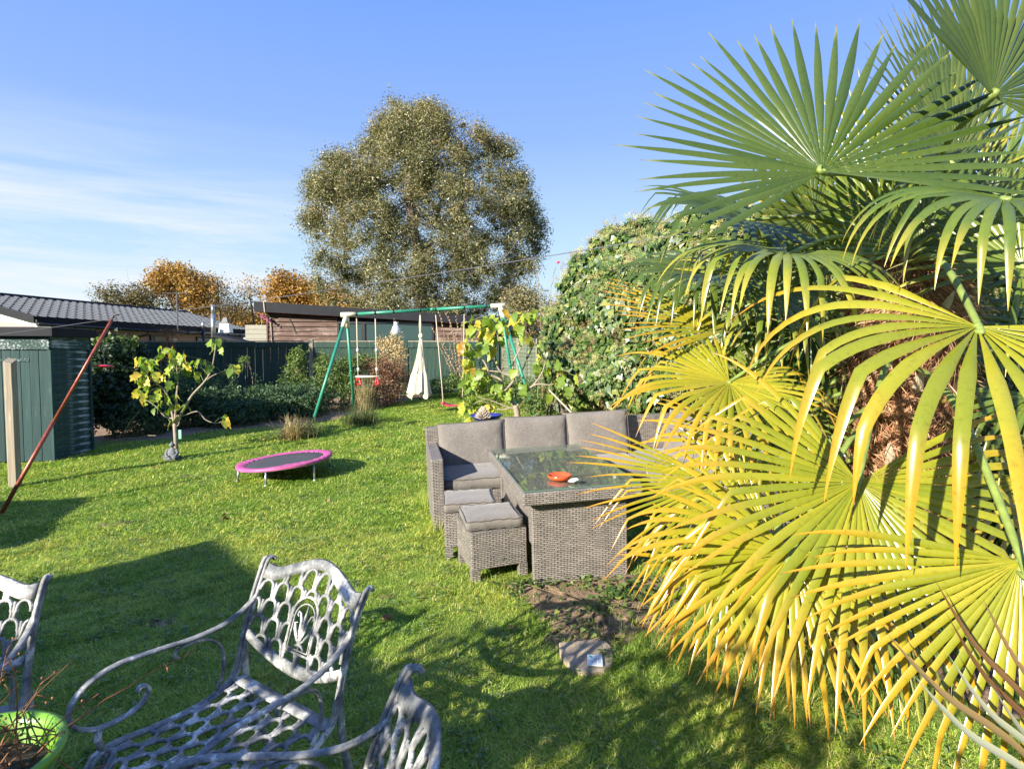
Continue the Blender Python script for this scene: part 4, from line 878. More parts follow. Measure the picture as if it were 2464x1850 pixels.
# ------------------------------------------------------------------ swing frame and what hangs from it
def swing():
    TL = at(834, 757, 12.7); TR = at(1203, 735, 12.75)
    feet = [gp(750, 1022), gp(853, 992), gp(1290, 1004), gp(1246, 984)]
    t = empty('swing_set', (TL.x, TL.y, G(TL.x, TL.y)), 0, 'green tubular A frame swing set with cream corner brackets', 'swing set')
    o = Vector(t.location)
    e = (TR-TL).normalized()
    mid = TL.lerp(TR, .62)
    for a, b in ((TL, TL.lerp(TR, .55)), (TL.lerp(TR, .56), TR)): MB().tube([a-o, b-o], .034, 12).build('crossbar', 'green_tube', t, True)
    MB().tube([TL.lerp(TR, .545)-o, TL.lerp(TR, .57)-o], .038, 12).build('sleeve', 'green_tube', t, True)
    for k, (T_, sgn) in enumerate(((TL, -1), (TR, 1))):
        mb = MB(); mb.tube([T_-o+e*(-sgn)*.20+Vector((0, 0, 0)), T_-o+e*sgn*.12], [.046, .055], 10)
        for f in feet[2*k:2*k+2]:
            d = (f-T_).normalized(); mb.tube([T_-o+d*.02, T_-o+d*.3], [.05, .043], 10)
        mb.build('bracket', 'cream_plastic', t, True)
        for f in feet[2*k:2*k+2]:
            f2 = Vector((f.x, f.y, GZ(f.x, f.y)-.03)); d = f2-T_; m2 = MB(); m2.tube([T_-o+d*.09, f2-o], .034, 12); l_ = m2.build('leg', 'green_tube', t, True)
            p_ = T_-o+d*.09; MB().tube([T_-o+d*.54, T_-o+d*.56], .037, 10).build('joint', 'green_tube', l_, True)
        p0 = (feet[2*k]-T_)*.62+T_-o; p1 = (feet[2*k+1]-T_)*.62+T_-o
    def bar(u_):  # point on the bar above pixel column u_
        lo, hi = 0, 1
        for _ in range(40):
            m_ = (lo+hi)/2; p = TL.lerp(TR, m_); px = PW/2+FPX*p.x/(p.y*math.cos(PITCH)-(p.z-CZ)*math.sin(PITCH))
            if px < u_: lo = m_
            else: hi = m_
        return TL.lerp(TR, lo)
    for u_ in (858, 903, 947, 1011, 1048, 1117, 1170):
        p = bar(u_); m2 = MB(); m2.tube([p-o-e*.018, p-o+e*.018], .044, 10); m2.tube([p-o+Vector((0, 0, -.03)), p-o+Vector((0, 0, -.12))], .012, 6); m2.build('hook', 'black_plastic', t, True)
    zat = lambda v_, Y: at(1232, v_, Y).z
    # trapeze bar with red rings
    pa, pb = bar(858), bar(903); zb = at(880, 906, pa.y).z
    tr = empty('trapeze', pa, 0, 'trapeze bar with red hand rings hanging on two ropes from the swing frame', 'trapeze')
    xa, xb = at(862, 906, pa.y).x-pa.x, at(907, 906, pa.y).x-pa.x; z0 = zb-pa.z
    for x0, x1 in ((0, xa), (pb.x-pa.x, xb)): 
        r_ = MB().tube([(x0, 0, -.1), (x1, 0, z0)], .013, 6).build('rope', 'rope', tr, True)
        MB().tube([(x0+(x1-x0)*.55, 0, z0*.55), (x0+(x1-x0)*.58, 0, z0*.60)], .026, 8).build('clip', 'plaque_white', r_, True); MB().tube([(x1, 0, z0*.86), (x1, 0, z0*.91)], .026, 8).build('clip', 'plaque_white', r_, True)
    MB().tube([(xa-.05, 0, z0), (xb+.05, 0, z0)], .024, 10).build('bar', 'cream_plastic', tr, True)
    for x in (xa, xb):
        w_ = .055 if x == xa else .03
        MB().tube([(x, 0, z0-.01), (x-w_, 0, z0-.14), (x-w_*.9, 0, z0-.165), (x, 0, z0-.175), (x+w_*.9, 0, z0-.165), (x+w_, 0, z0-.14), (x, 0, z0-.01)], [.014, .018, .02, .021, .02, .018, .014], 8).build('hand_ring', 'red_plastic', tr, True)
    # glass jar lantern
    pj = bar(947); zt = at(952, 780, pj.y).z-pj.z; zb = at(952, 808, pj.y).z-pj.z; H_ = zt-zb
    j = empty('glass_lantern', pj, 0, 'round clear glass jar lantern hanging on dark cords from the swing bar', 'lantern'); dx = .05
    MB().lathe([(.001, zb), (.06, zb+.006), (.095, zb+.06), (.10, zb+.12), (.08, zb+.19), (.052, zb+.225), (.05, zb+.29), (.056, zb+.30), (.05, zb+.30), (.044, zb+.28), (.045, zb+.22), (.074, zb+.185), (.093, zb+.12), (.088, zb+.065), (.055, zb+.014), (.001, zb+.01)], 24, c=(dx, 0, 0)).build('jar', 'clear_glass', j, True)
    for s_ in (-1, 1): MB().tube([(0, 0, -.1), (dx+s_*.04, 0, -.35), (dx+s_*.048, 0, zb+.29)], .006, 5).build('cord', 'rope_dark', j, True)
    # folded canvas hammock chair
    ph = bar(1011); zb = at(1008, 950, ph.y).z-ph.z; zk = at(1013, 815, ph.y).z-ph.z
    hm = empty('hammock_chair', ph, 0, 'cream canvas hammock chair hanging folded from the swing bar', 'hammock')
    MB().tube([(0, 0, -.1), (.0, 0, -.3), (.01, 0, zk+.12)], [.012, .03, .035], 8).build('rope', 'canvas', hm, True)
    MB().ball((.012, 0, zk+.06), .055, 8, 5, 1.3).build('knot', 'canvas', hm, True)
    n = 64; V = []; F = []; K = 14; top = zk
    for k in range(K+1):
        f = k/K; z = top+(zb-top)*f; rr = .035+.20*f**1.25+(.02*math.sin(3*f) if f > .6 else 0)
        for i in range(n):
            a = 2*math.pi*i/n; pl = 1+.20*math.sin(9*a+1.2*f)*min(1, f*1.5)+.08*math.sin(17*a+3)*f
            zz = z+(0 if k < K else .05*math.sin(4*a+1)+.04*math.sin(9*a))-(f**2)*.02*math.sin(5*a)
            V.append((rr*pl*math.cos(a)+.01-.05*f, rr*pl*math.sin(a)*.55, zz))
    for k in range(K):
        for i in range(n): F.append((k*n+i, k*n+(i+1) % n, (k+1)*n+(i+1) % n, (k+1)*n+i))
    MB().add(V, F).build('cloth', 'canvas', hm, True)
    m2 = MB()
    for i in range(14):
        a = 2*math.pi*i/14; m2.tube([(.01, 0, top+.03), (.06*math.cos(a)-.01, .05*math.sin(a)-.02, top-.35), (.155*math.cos(a)-.04, .10*math.sin(a), top-.75)], .004, 4)
    m2.build('fringe_cords', 'canvas', hm)
    # pink swing seat
    p0, p1 = bar(1048), bar(1117); zs = at(1080, 973, p0.y).z-p0.z
    sw = empty('hanging_swing', p0, 0, 'pink plastic swing seat hanging on ropes near the fig tree', 'swing'); xa, xb = at(1067, 970, p0.y).x-p0.x, at(1113, 965, p0.y).x-p0.x
    for x0, x1, zz in ((0, xa, zs+.02), (p1.x-p0.x, xb, zs+.08)):
        MB().tube([(x0, 0, -.1), (x0+(x1-x0)*.85, 0, zz+.3), (x1, -.08, zz)], .011, 6).tube([(x0+(x1-x0)*.85, 0, zz+.3), (x1, .08, zz)], .011, 6).build('rope', 'rope', sw, True)
    V = []; F = []; n = 12
    for i in range(n+1):
        f = i/n; x = xa-.04+(xb-xa+.08)*f; z = zs-.05+.10*(2*f-1)**2+.05*f
        for (y, dz) in ((-.11, .0), (-.10, .022), (0, .014), (.10, .022), (.11, 0), (.10, -.016), (0, -.022), (-.10, -.016)): V.append((x, y, z+dz))
    for i in range(n):
        for j_ in range(8): F.append((i*8+j_, i*8+(j_+1) % 8, (i+1)*8+(j_+1) % 8, (i+1)*8+j_))
    F += [tuple(range(8)), tuple(n*8+k for k in range(8))]
    MB().add(V, F).build('seat', 'pink_plastic', sw, True)
    for x, z in ((xa, zs+.05), (xb, zs+.10)): MB().tube([(x, -.12, z-.02), (x, .12, z-.02)], .03, 8).build('seat_grip', 'pink_plastic', sw, True)
swing()

# ------------------------------------------------------------------ clothes prop, wire, small hanging things
pt_top = at(270, 768, 6.5); pb_ = gp(0, 1240); dirn = (pb_-pt_top); dirn *= (pt_top.z-GZ(-6, 6)+.02)/(-dirn.z); ft = pt_top+dirn
t = empty('clothes_prop', ft, 0, 'long reddish metal clothes prop leaning in front of the green shed', 'clothes prop')
d = pt_top-ft; MB().tube([(0, 0, 0), d*.47], .021, 10).build('lower_pole', 'pole_red', t, True); MB().tube([d*.465, d], .016, 10).build('upper_pole', 'pole_red', t, True)
MB().tube([d, d+Vector((.03, 0, .05)), d+Vector((.08, 0, .045))], .008, 5).build('hook', 'black_plastic', t, True)
def wire():
    P = []; us = [(-60, 812), (110, 790), (268, 768), (603, 725), (1000, 666), (1340, 613), (1900, 521), (2464, 430), (2900, 360)]
    for u_, v_ in us:
        f = (u_-268)/(2464-268); iv = (1/6.5)*(1-f)+(1/2.3)*f if f > 0 else 1/(6.5-1.2*f*0+.9*(268-u_)/300)
        P.append(at(u_, v_, 1/iv))
    o = MB().tube(curve(P, 6), .0028, 5).build('clothes_line', 'grey_wire', None, True); tag(o, 'thin clothes line sagging across the garden from prop to palm', 'line')
wire()
q = at(248, 826, 9.3); t = empty('hanging_disc', q, 0, 'red frisbee shaped disc hanging on a string beside the shed corner', 'disc')
z1 = at(248, 880, 9.3).z-q.z; MB().tube([(0, 0, .0), (.01, 0, z1)], .004, 5).tube([(0, 0, 0), (-.03, .0, -.08), (0, 0, -.16), (.03, 0, -.08), (0, 0, 0)], .005, 5).build('string', 'rope', t)
MB().tube([(-.05, .1, 0), (0, 0, .01)], .008, 5).build('hook', 'black_plastic', t)
o = MB().lathe([(0, .018), (.07, .016), (.125, .004), (.14, -.012), (.135, -.016), (.12, -.004), (0, .008)], 28).build('plate', 'red_plastic', t, True); o.location = (.01, 0, z1); o.rotation_euler = (R(-4), R(2), 0)

# little seated statue in front of the left fig tree
def statue():
    p = gp(415, 1106); t = empty('seated_statue', (p.x, p.y, GZ(p.x, p.y)-.005), R(8), 'small grey stone seated meditating figure at the foot of the fig tree', 'statue')
    mb = MB(); mb.lathe([(0, 0), (.12, 0), (.125, .025), (.10, .04), (0, .04)], 20, sy=.75)
    mb.build('plinth', 'stone_grey', t, True)
    mb = MB(); mb.lathe([(0, .035), (.07, .035), (.072, .09), (.062, .14), (.05, .17), (.024, .185), (.02, .20)], 18, sy=.7)
    for s in (-1, 1):
        mb.tube([(s*.055, .0, .165), (s*.083, -.015, .11), (s*.06, -.055, .075), (s*.012, -.075, .07)], [.022, .021, .018, .014], 8)
        mb.tube([(s*.03, .0, .055), (s*.11, -.03, .052), (s*.08, -.07, .045), (-s*.03, -.085, .042)], [.03, .03, .026, .018], 8)
    mb.build('body', 'stone_grey', t, True)
    mb = MB(); mb.ball((0, -.002, .232), .035, 12, 8, 1.15); mb.ball((0, .0, .275), .014, 8, 5); mb.tube([(0, -.035, .235), (0, -.043, .222)], [.004, .007], 6)
    for s in (-1, 1): mb.ball((s*.036, 0, .228), .009, 6, 4, 1.9)
    mb.build('head', 'stone_grey', t, True)
statue()

# stepping stone with a small lettered tile on it
def stone():
    P = [gp(*a) for a in ((1345, 1557), (1458, 1553), (1472, 1612), (1400, 1628), (1352, 1590))]; c = sum(P, Vector())/5; c.z = GZ(c.x, c.y)+.004
    t = empty('stepping_stone', c, 0, 'buff stepping stone half sunk in the lawn edge', 'paving slab', tilt=True)
    pl = curve([(q.x-c.x, q.y-c.y, 0) for q in P]+[(P[0].x-c.x, P[0].y-c.y, 0)], 3)[:-1]; n = len(pl)
    mb = MB(); mb.add([(p.x, p.y, -.02) for p in pl]+[(p.x, p.y, .022) for p in pl], [tuple(range(n)), tuple(range(2*n-1, n-1, -1))]+[(i, (i+1) % n, (i+1) % n+n, i+n) for i in range(n)]); mb.build('slab', 'stone_buff', t, bevel=.008)
    a, b, d = [gp(*q_, .03) for q_ in ((1414, 1605), (1451, 1606), (1409, 1578))]
    y = math.atan2(b.y-a.y, b.x-a.x); w = (b-a).length; h = .95*(d-a).length
    tl = empty('name_plate', (a.x, a.y, c.z+.0235), y, 'small white tile with faded lettering lying on the stepping stone', 'plaque', tilt=True)
    MB().box((w/2, h/2, .003), (w, h, .006)).build('tile', 'plaque_white', tl, bevel=.001)
    for k, (s, x, y0, m_) in enumerate((('R', .46, .25, 'ink'), ('V-GR', .63, .22, 'ink'), ('B-SOS', .88, .20, 'ink'))):
        cu = bpy.data.curves.new('lettering', 'FONT'); cu.body = s; cu.size = w*.24; cu.extrude = .0002
        o = bpy.data.objects.new('lettering', cu); C.objects.link(o); bpy.context.view_layer.update()
        me = bpy.data.meshes.new_from_object(o.evaluated_get(bpy.context.evaluated_depsgraph_get())); bpy.data.objects.remove(o); me.materials.clear(); me.materials.append(M[m_])
        o = bpy.data.objects.new('lettering', me); C.objects.link(o); o.parent = tl; o.location = (x*w, y0*h, .0064); o.rotation_euler = (0, 0, R(90))
    MB().box((w*.25, h*.78, .0066), (w*.16, h*.2, .0006), Matrix.Rotation(.5, 3, 'Z')).build('swirl', 'ink_teal', tl); 
    for y0 in (.12, .86): MB().lathe([(0, .0068), (.003, .0068), (.003, .006)], 8, c=(w*.55, h*y0, 0)).build('screw_hole', 'ink', tl)
stone()

# ------------------------------------------------------------------ cast metal garden chairs
def chair_meshes():
    """local frame: x across, front towards -y, seat at z=.42"""
    def post(z):      # y of the back at height z
        k = [(.42, .0), (.5, .015), (.6, .045), (.7, .085), (.8, .13), (.86, .17), (.9, .185), (1, .2)]
        for (a, ya), (b, yb) in zip(k, k[1:]):
            if z <= b: return ya+(yb-ya)*(z-a)/(b-a)
        return .2
    top = lambda x: .832+.058*math.exp(-(x/.155)**2)-.006*math.exp(-((abs(x)-.22)/.05)**2)+.012*max(0, (abs(x)-.23)/.05)
    bot = lambda x: .50+.075*(abs(x)/.27)**2.2
    hw = .27
    bowy = lambda x: .035*(1-(x/hw)**2)
    def B(x, z): return Vector((x, post(z)+bowy(x), z))
    parts = {}
    # shield rim: top crest and bottom rail as broad flat straps
    n = 30; X = [-hw+2*hw*i/n for i in range(n+1)]
    def strap(fn, wd, th):
        m_ = MB(); V = []; F = []
        for i, x in enumerate(X):
            z = fn(x); d = wd(x); t_ = th
            for (zz, yy) in ((z, -t_), (z, t_), (z-d, t_), (z-d, -t_), (z-d*.5, -t_*1.6)): p = B(x, zz); V.append((p.x, p.y+yy, p.z))
        for i in range(n):
            o = i*5
            for a, b in ((0, 1), (1, 2), (2, 3), (3, 4), (4, 0)): F.append((o+a, o+b, o+5+b, o+5+a))
        F += [(0, 1, 2, 3, 4), tuple(n*5+k for k in range(5))]
        return m_.add(V, F)
    parts['crest_rail'] = strap(top, lambda x: .036+.014*abs(x)/hw, .005)
    parts['lower_rail'] = strap(lambda x: bot(x)+.03, lambda x: .034+.01*math.exp(-(x/.1)**2), .006)
    # lattice of staggered arches
    def lattice(P3, inside, x0, x1, z0, z1, cw, rp, skip=None, r_=.0082):
        m_ = MB(); j = 0; z = z0
        while z < z1:
            off = (j % 2)*.5; i = -12
            while i < 12:
                cx = (i+off)*cw
                rad = cw*.36; segs = []
                pts = [(cx-cw*.42, z-rp*.66), (cx-cw*.42, z-rp*.22), (cx-cw*.37, z-rp*.14), (cx-cw*.37, z)]
                pts += [(cx-rad*math.cos(a), z+rad*1.05*math.sin(a)) for a in [math.pi*k/8 for k in range(1, 8)]]
                pts += [(cx+cw*.37, z), (cx+cw*.37, z-rp*.14), (cx+cw*.42, z-rp*.22), (cx+cw*.42, z-rp*.66)]
                run = []
                for p in pts:
                    ok = inside(*p) and not (skip and skip(*p))
                    if ok: run.append(P3(*p))
                    if (not ok or p is pts[-1]):
                        if len(run) > 1: segs.append(run)
                        run = []
                for s_ in segs: m_.tube(s_, r_, 5, flat=.8)
                # fluted bar between neighbouring arches
                bx = cx+cw*.5; q = [(bx, z-rp*.62), (bx, z-.02*rp), (bx, z+rp*.36)]
                q = [p for p in q if inside(*p) and not (skip and skip(*p))]
                if len(q) > 1: m_.tube([P3(*p) for p in q], r_*.75, 4)
                i += 1
            z += rp; j += 1
        return m_
    em = lambda x, z: abs(x) < .066 and .575 < z < .755-(0.0 if abs(x) < .03 else .02)
    parts['back_lattice'] = lattice(lambda x, z: B(x, z), lambda x, z: abs(x) < hw-.002 and bot(x)+.012 < z < top(x)-.035, -hw, hw, .50, .90, .079, .064, em)
    m_ = MB(); arch = [(-.07, .57), (-.07, .70)]+[(-.07*math.cos(a), .70+.062*math.sin(a)) for a in [math.pi*k/10 for k in range(1, 10)]]+[(.07, .70), (.07, .57), (-.07, .57)]
    for k, rr in ((1, .0075), (.82, .004)):
        m_.tube([B(x*k, .60+(z-.60)*(k if k < 1 else 1)+(.005 if k < 1 else 0))+Vector((0, -.003, 0)) for x, z in arch], rr, 5, flat=.8)
    # lily motif: bulb, petals and curls
    for s in (-1, 1):
        m_.tube([B(0, .60), B(s*.02, .615), B(s*.042, .645), B(s*.048, .665), B(s*.036, .668)], [.006, .008, .007, .005, .003], 5, flat=.7)
        m_.tube([B(0, .61), B(s*.014, .645), B(s*.018, .675), B(s*.030, .70), B(s*.042, .705), B(s*.046, .693), B(s*.038, .688)], [.006, .007, .006, .0055, .005, .004, .003], 5, flat=.7)
        m_.tube([B(0, .60), B(s*.018, .592), B(s*.03, .583)], [.007, .006, .003], 5)
    m_.tube([B(0, .575), B(0, .63), B(0, .69), B(0, .735)], [.006, .010, .008, .002], 6, flat=.7)
    parts['lily_motif'] = m_
    # side frames
    side = {}
    for s in (-1, 1):
        pth = curve([(s*.282, .190, .845), (s*.29, .18, .858), (s*.292, .160, .850), (s*.288, .132, .80), (s*.285, .09, .71), (s*.284, .05, .60), (s*.283, .02, .5), (s*.282, -.005, .44), (s*.28, -.05, .405), (s*.28, -.15, .385), (s*.282, -.3, .395), (s*.283, -.4, .41), (s*.283, -.47, .405), (s*.28, -.505, .37)], 5)
        m_ = MB().tube(pth, .0155, 6, flat=.55, upv=(1, 0, 0)); m_.tube([p+Vector((0, .0, 0))+Vector((s*.004, -.012, .004)) for p in pth[6:]], .008, 5); parts['side_frame', s] = m_
        m_ = MB().tube(curve([(s*.283, .10, .73), (s*.285, .05, .69), (s*.292, -.03, .655), (s*.305, -.14, .645), (s*.318, -.27, .655), (s*.325, -.38, .662), (s*.325, -.47, .64), (s*.32, -.525, .59), (s*.314, -.53, .53), (s*.308, -.48, .485), (s*.303, -.41, .475), (s*.30, -.345, .49), (s*.30, -.312, .52), (s*.30, -.315, .55), (s*.30, -.335, .556), (s*.30, -.343, .545)], 5), .0145, 6, flat=.55, upv=(1, 0, 0)); parts['arm', s] = m_
        m_ = MB().tube(curve([(s*.30, -.205, .598), (s*.302, -.215, .612), (s*.304, -.20, .628), (s*.302, -.15, .632), (s*.297, -.09, .615), (s*.291, -.055, .57), (s*.287, -.05, .51), (s*.284, -.065, .45), (s*.282, -.09, .41)], 5), .009, 5, flat=.7); parts['arm_brace', s] = m_
        m_ = MB().tube([(s*.306, -.46, .485), (s*.297, -.47, .45), (s*.285, -.465, .41)], .012, 6); parts['arm_post', s] = m_
        m_ = MB().tube(curve([(s*.283, .03, .53), (s*.28, .03, .40), (s*.278, .05, .25), (s*.275, .10, .08), (s*.275, .125, .0)], 5), .016, 6, flat=.7); parts['rear_leg', s] = m_
        m_ = MB().tube(curve([(s*.275, -.45, .40), (s*.272, -.475, .33), (s*.268, -.45, .2), (s*.27, -.47, .07), (s*.275, -.49, .0)], 5), .016, 6, flat=.7); parts['front_leg', s] = m_
    # seat
    def Sx(x, y):      # y measured from the rear rail towards the front
        f = y/.5; z = .42-.022*math.sin(math.pi*min(1, f*1.1))-(.06*((f-.9)/.1)**2 if f > .9 else 0); return Vector((x, -y, z))
    parts['seat_lattice'] = lattice(lambda x, z: Sx(x, .5-z), lambda x, z: abs(x) < .262 and .002 < z < .475, -.26, .26, .02, .5, .079, .064)
    m_ = MB(); V = []; F = []
    for i in range(13):
        x = -.27+.54*i/12
        for (y, z) in ((.012, .418), (.012, .426), (-.034, .424), (-.034, .416)): V.append((x, y, z))
    for i in range(12):
        for a in range(4): F.append((i*4+a, i*4+(a+1) % 4, (i+1)*4+(a+1) % 4, (i+1)*4+a))
    parts['rear_rail'] = m_.add(V, F)
    parts['front_rail'] = MB().tube([(x/10*.27, -.505+.03*(x/10)**2, .362) for x in range(-10, 11)], .017, 6)
    out = []
    for k, v in parts.items():
        nm = k[0] if isinstance(k, tuple) else k; v.v = [(x, y, .42+(z-.42)*.945 if z > .42 else z) for x, y, z in v.v]; me = v.mesh(nm, True); me.materials.append(M['weathered_cast_metal']); out.append((nm, me))
    return out
CH = chair_meshes()
def chair(rc, yaw, label):
    t = empty('garden_chair', (rc[0], rc[1], G(*rc)+.01), yaw, label, 'chair', 'cast metal garden chairs round the near table', tilt=True)
    for nm, me in CH:
        o = inst(me, nm, t)
        if 'lattice' in nm: o['kind'] = 'stuff'
    return t
chair((-.815, 2.055), R(-34), 'weathered cast metal armchair shown whole, lattice back with lily motif facing left')
chair((-.345, 1.215), R(-79), 'cast metal armchair cut off by the bottom edge, its chalky back seen edge on')
chair((-2.03, 2.02), R(7), 'cast metal armchair at the left picture edge behind the lime pot')
t = empty('patio_table', (-1.33, .93, G(-1.33, .93)), 0, 'round cast metal patio table just below the picture, carrying the lime pot', 'table', tilt=True)
MB().lathe([(0, .63), (.44, .63), (.455, .635), (.455, .655), (.44, .66), (0, .66)], 40).build('tabletop', 'weathered_cast_metal', t, True)
for k in range(4): MB().tube(curve([(.06*math.cos(1.57*k), .06*math.sin(1.57*k), .66), (.1*math.cos(1.57*k), .1*math.sin(1.57*k), .35), (.3*math.cos(1.57*k), .3*math.sin(1.57*k), 0)], 6), .018, 8).build('leg', 'weathered_cast_metal', t, True)
def pot():
    z0 = G(-1.33, .93)+.665; c = Vector((-1.155, 1.18, z0))
    t = empty('plant_pot', c, 0, 'lime green plastic pot of dead stems at the bottom left corner', 'pot')
    MB().lathe([(0, 0), (.105, 0), (.14, .10), (.165, .19), (.178, .195), (.178, .21), (.165, .212), (.155, .19), (.13, .10), (.10, .02), (0, .02)], 40).build('pot_body', 'lime_pot', t, True)
    MB().lathe([(0, .16), (.08, .165), (.148, .15)], 20).build('compost', 'compost', t, True)
    r = random.Random(4); pl = empty('dead_plant', c+Vector((0, 0, .15)), 0, 'dead reddish brown wiry stems sprawling out of the lime pot', 'plant')
    for k in range(34):
        a = r.uniform(0, 6.28); b = Vector((r.uniform(-.09, .09), r.uniform(-.09, .09), 0)); L = r.uniform(.12, .36); P = [b]; d = Vector((math.cos(a)*.55, math.sin(a)*.55, 1)).normalized()
        for s in range(8):
            d = (d+Vector((r.uniform(-.28, .28), r.uniform(-.28, .28), r.uniform(-.34, .1)))).normalized(); P.append(P[-1]+d*L/8)
        w = r.choice([.0028, .0022, .0016]) if k > 3 else .0042
        st = MB().tube(P, [w*(1-.6*i/8) for i in range(9)], 5)
        for q in range(3):
            p = P[r.randint(2, 8)]; d2 = Vector((r.uniform(-1, 1), r.uniform(-1, 1), r.uniform(-.3, 1))).normalized(); st.tube([p, p+d2*.015, p+d2*.035+Vector((0, 0, -.01))], [w*.6, w*.5, w*.3], 4); st.ball(p+d2*.036, .0035, 5, 3)
        st.build('stem', 'twig_red', pl, True)
    for tx, ty in ((238, 1668), (262, 1838)):   # the two long runners
        e = at(tx, ty, 1.25)-pl.location; MB().tube(curve([(.06, 0, .03), (.12, .03, .07) if ty < 1800 else (.14, 0, .11), tuple(e*.75), tuple(e)], 6), .0016, 5).build('stem', 'twig_red', pl, True)
    c2 = Vector((-.985, 1.27, z0-.002)); b = empty('printed_pouch', c2, R(-20), 'teal patterned cloth pouch lying beside the lime pot', 'pouch')
    V = []; F = []
    for j in range(9):
        for i in range(17):
            a = 2*math.pi*i/16; f = j/8; rr = math.sin(math.pi*f)**.6; V.append((.075*rr*math.cos(a)*(1+.08*math.sin(3*a)), .055*rr*math.sin(a), .035-.035*math.cos(math.pi*f)+.006*math.sin(5*a+7*f)))
    for j in range(8):
        for i in range(16): F.append((j*17+i, j*17+i+1, (j+1)*17+i+1, (j+1)*17+i))
    MB().add(V, F).build('cloth', 'teal_print', b, True)
pot()

# ------------------------------------------------------------------ trees
def limb(mb, p0, p1, r0, r1, bend=.12, n=7, seed=0):
    r = random.Random(seed); L = (p1-p0).length; off = Vector((r.uniform(-1, 1), r.uniform(-1, 1), r.uniform(-.2, .9)))*L*bend; P = []
    for i in range(n+1):
        t = i/n; P.append(p0.lerp(p1, t)+off*math.sin(math.pi*t)+Vector((r.uniform(-1, 1), r.uniform(-1, 1), r.uniform(-1, 1)))*L*.012*(0 < i < n))
    mb.tube(P, [r0+(r1-r0)*(i/n)**.8 for i in range(n+1)], 6 if r0 > .03 else 4, cap=False); return P
def crown_tree(name, label, base, clumps, tr, mats, leafn, leafs, tmpl, spread, trunkr, fork, group=None, hang=.0, cat='tree', twigs=2, rfac=.4, jit=.9, rndf=None):
    """trunk and limbs reach out to clump centres, leaves gather round the twigs"""
    t = empty(name, base, 0, label, cat, group); o = Vector(base); mb = MB(); tw = MB(); r = random.Random(len(clumps)); P0 = []; 
    forks = [f-o for f in fork]
    pts = [Vector((0, 0, 0))]+forks
    mb.tube(curve(pts, 4), [trunkr*(1-.62*i/(4*(len(pts)-1))) for i in range(4*(len(pts)-1)+1)], 8)
    axis = curve(pts, 6)
    LP = []; LN = []; LR = []
    mains = []
    cl = [Vector(c)-o for c in clumps]
    order = sorted(range(len(cl)), key=lambda i: cl[i].length)
    nodes = [(p, trunkr*.6) for p in axis[len(axis)//3:]]
    for i in order:
        c = cl[i]; best = min(nodes, key=lambda nd: (nd[0]-c).length+max(0, nd[0].z-c.z+.3)*3)
        d = (best[0]-c).length; r0 = max(.008, min(best[1]*.75, .028+.016*d)); P = limb(mb if r0 > .02 else tw, best[0], c, r0, .008, .10, 6, i)
        for k, q in enumerate(P[2:]): nodes.append((q, r0*(1-.12*(k+2))))
        for k in range(twigs):
            e = c+Vector((r.gauss(0, 1), r.gauss(0, 1), r.gauss(0, .8)))*spread*.9; limb(tw, P[-2], e, .008, .003, .1, 3, i*7+k)
    mb.build('trunk', tr, t, True); 
    if tw.v: tw.build('twigs', tr, t)
    ci = rng.integers(0, len(cl), leafn); ctr = np.array([c[:] for c in cl])[ci]
    cr = rng.random(len(cl)); off = rng.normal(0, 1, (leafn, 3)); off = norm(off)*(rng.random((leafn, 1))**rfac)*spread*1.35
    P = ctr+off; N = norm(off)+np.array([0, 0, .5]); T = rng.normal(0, 1, (leafn, 3))*.7+np.array([0, 0, -hang])
    rnd = np.clip(.65*rng.random(leafn)+.35*cr[ci], 0, 1)
    if rndf is not None: rnd = rndf(P+np.array(o[:]), rnd)
    lf = leaves('crown', P, N, leafs*rng.uniform(.7, 1.3, leafn), tmpl, mats, t, T, rnd, jit); tag(lf, kind='stuff')
    return t
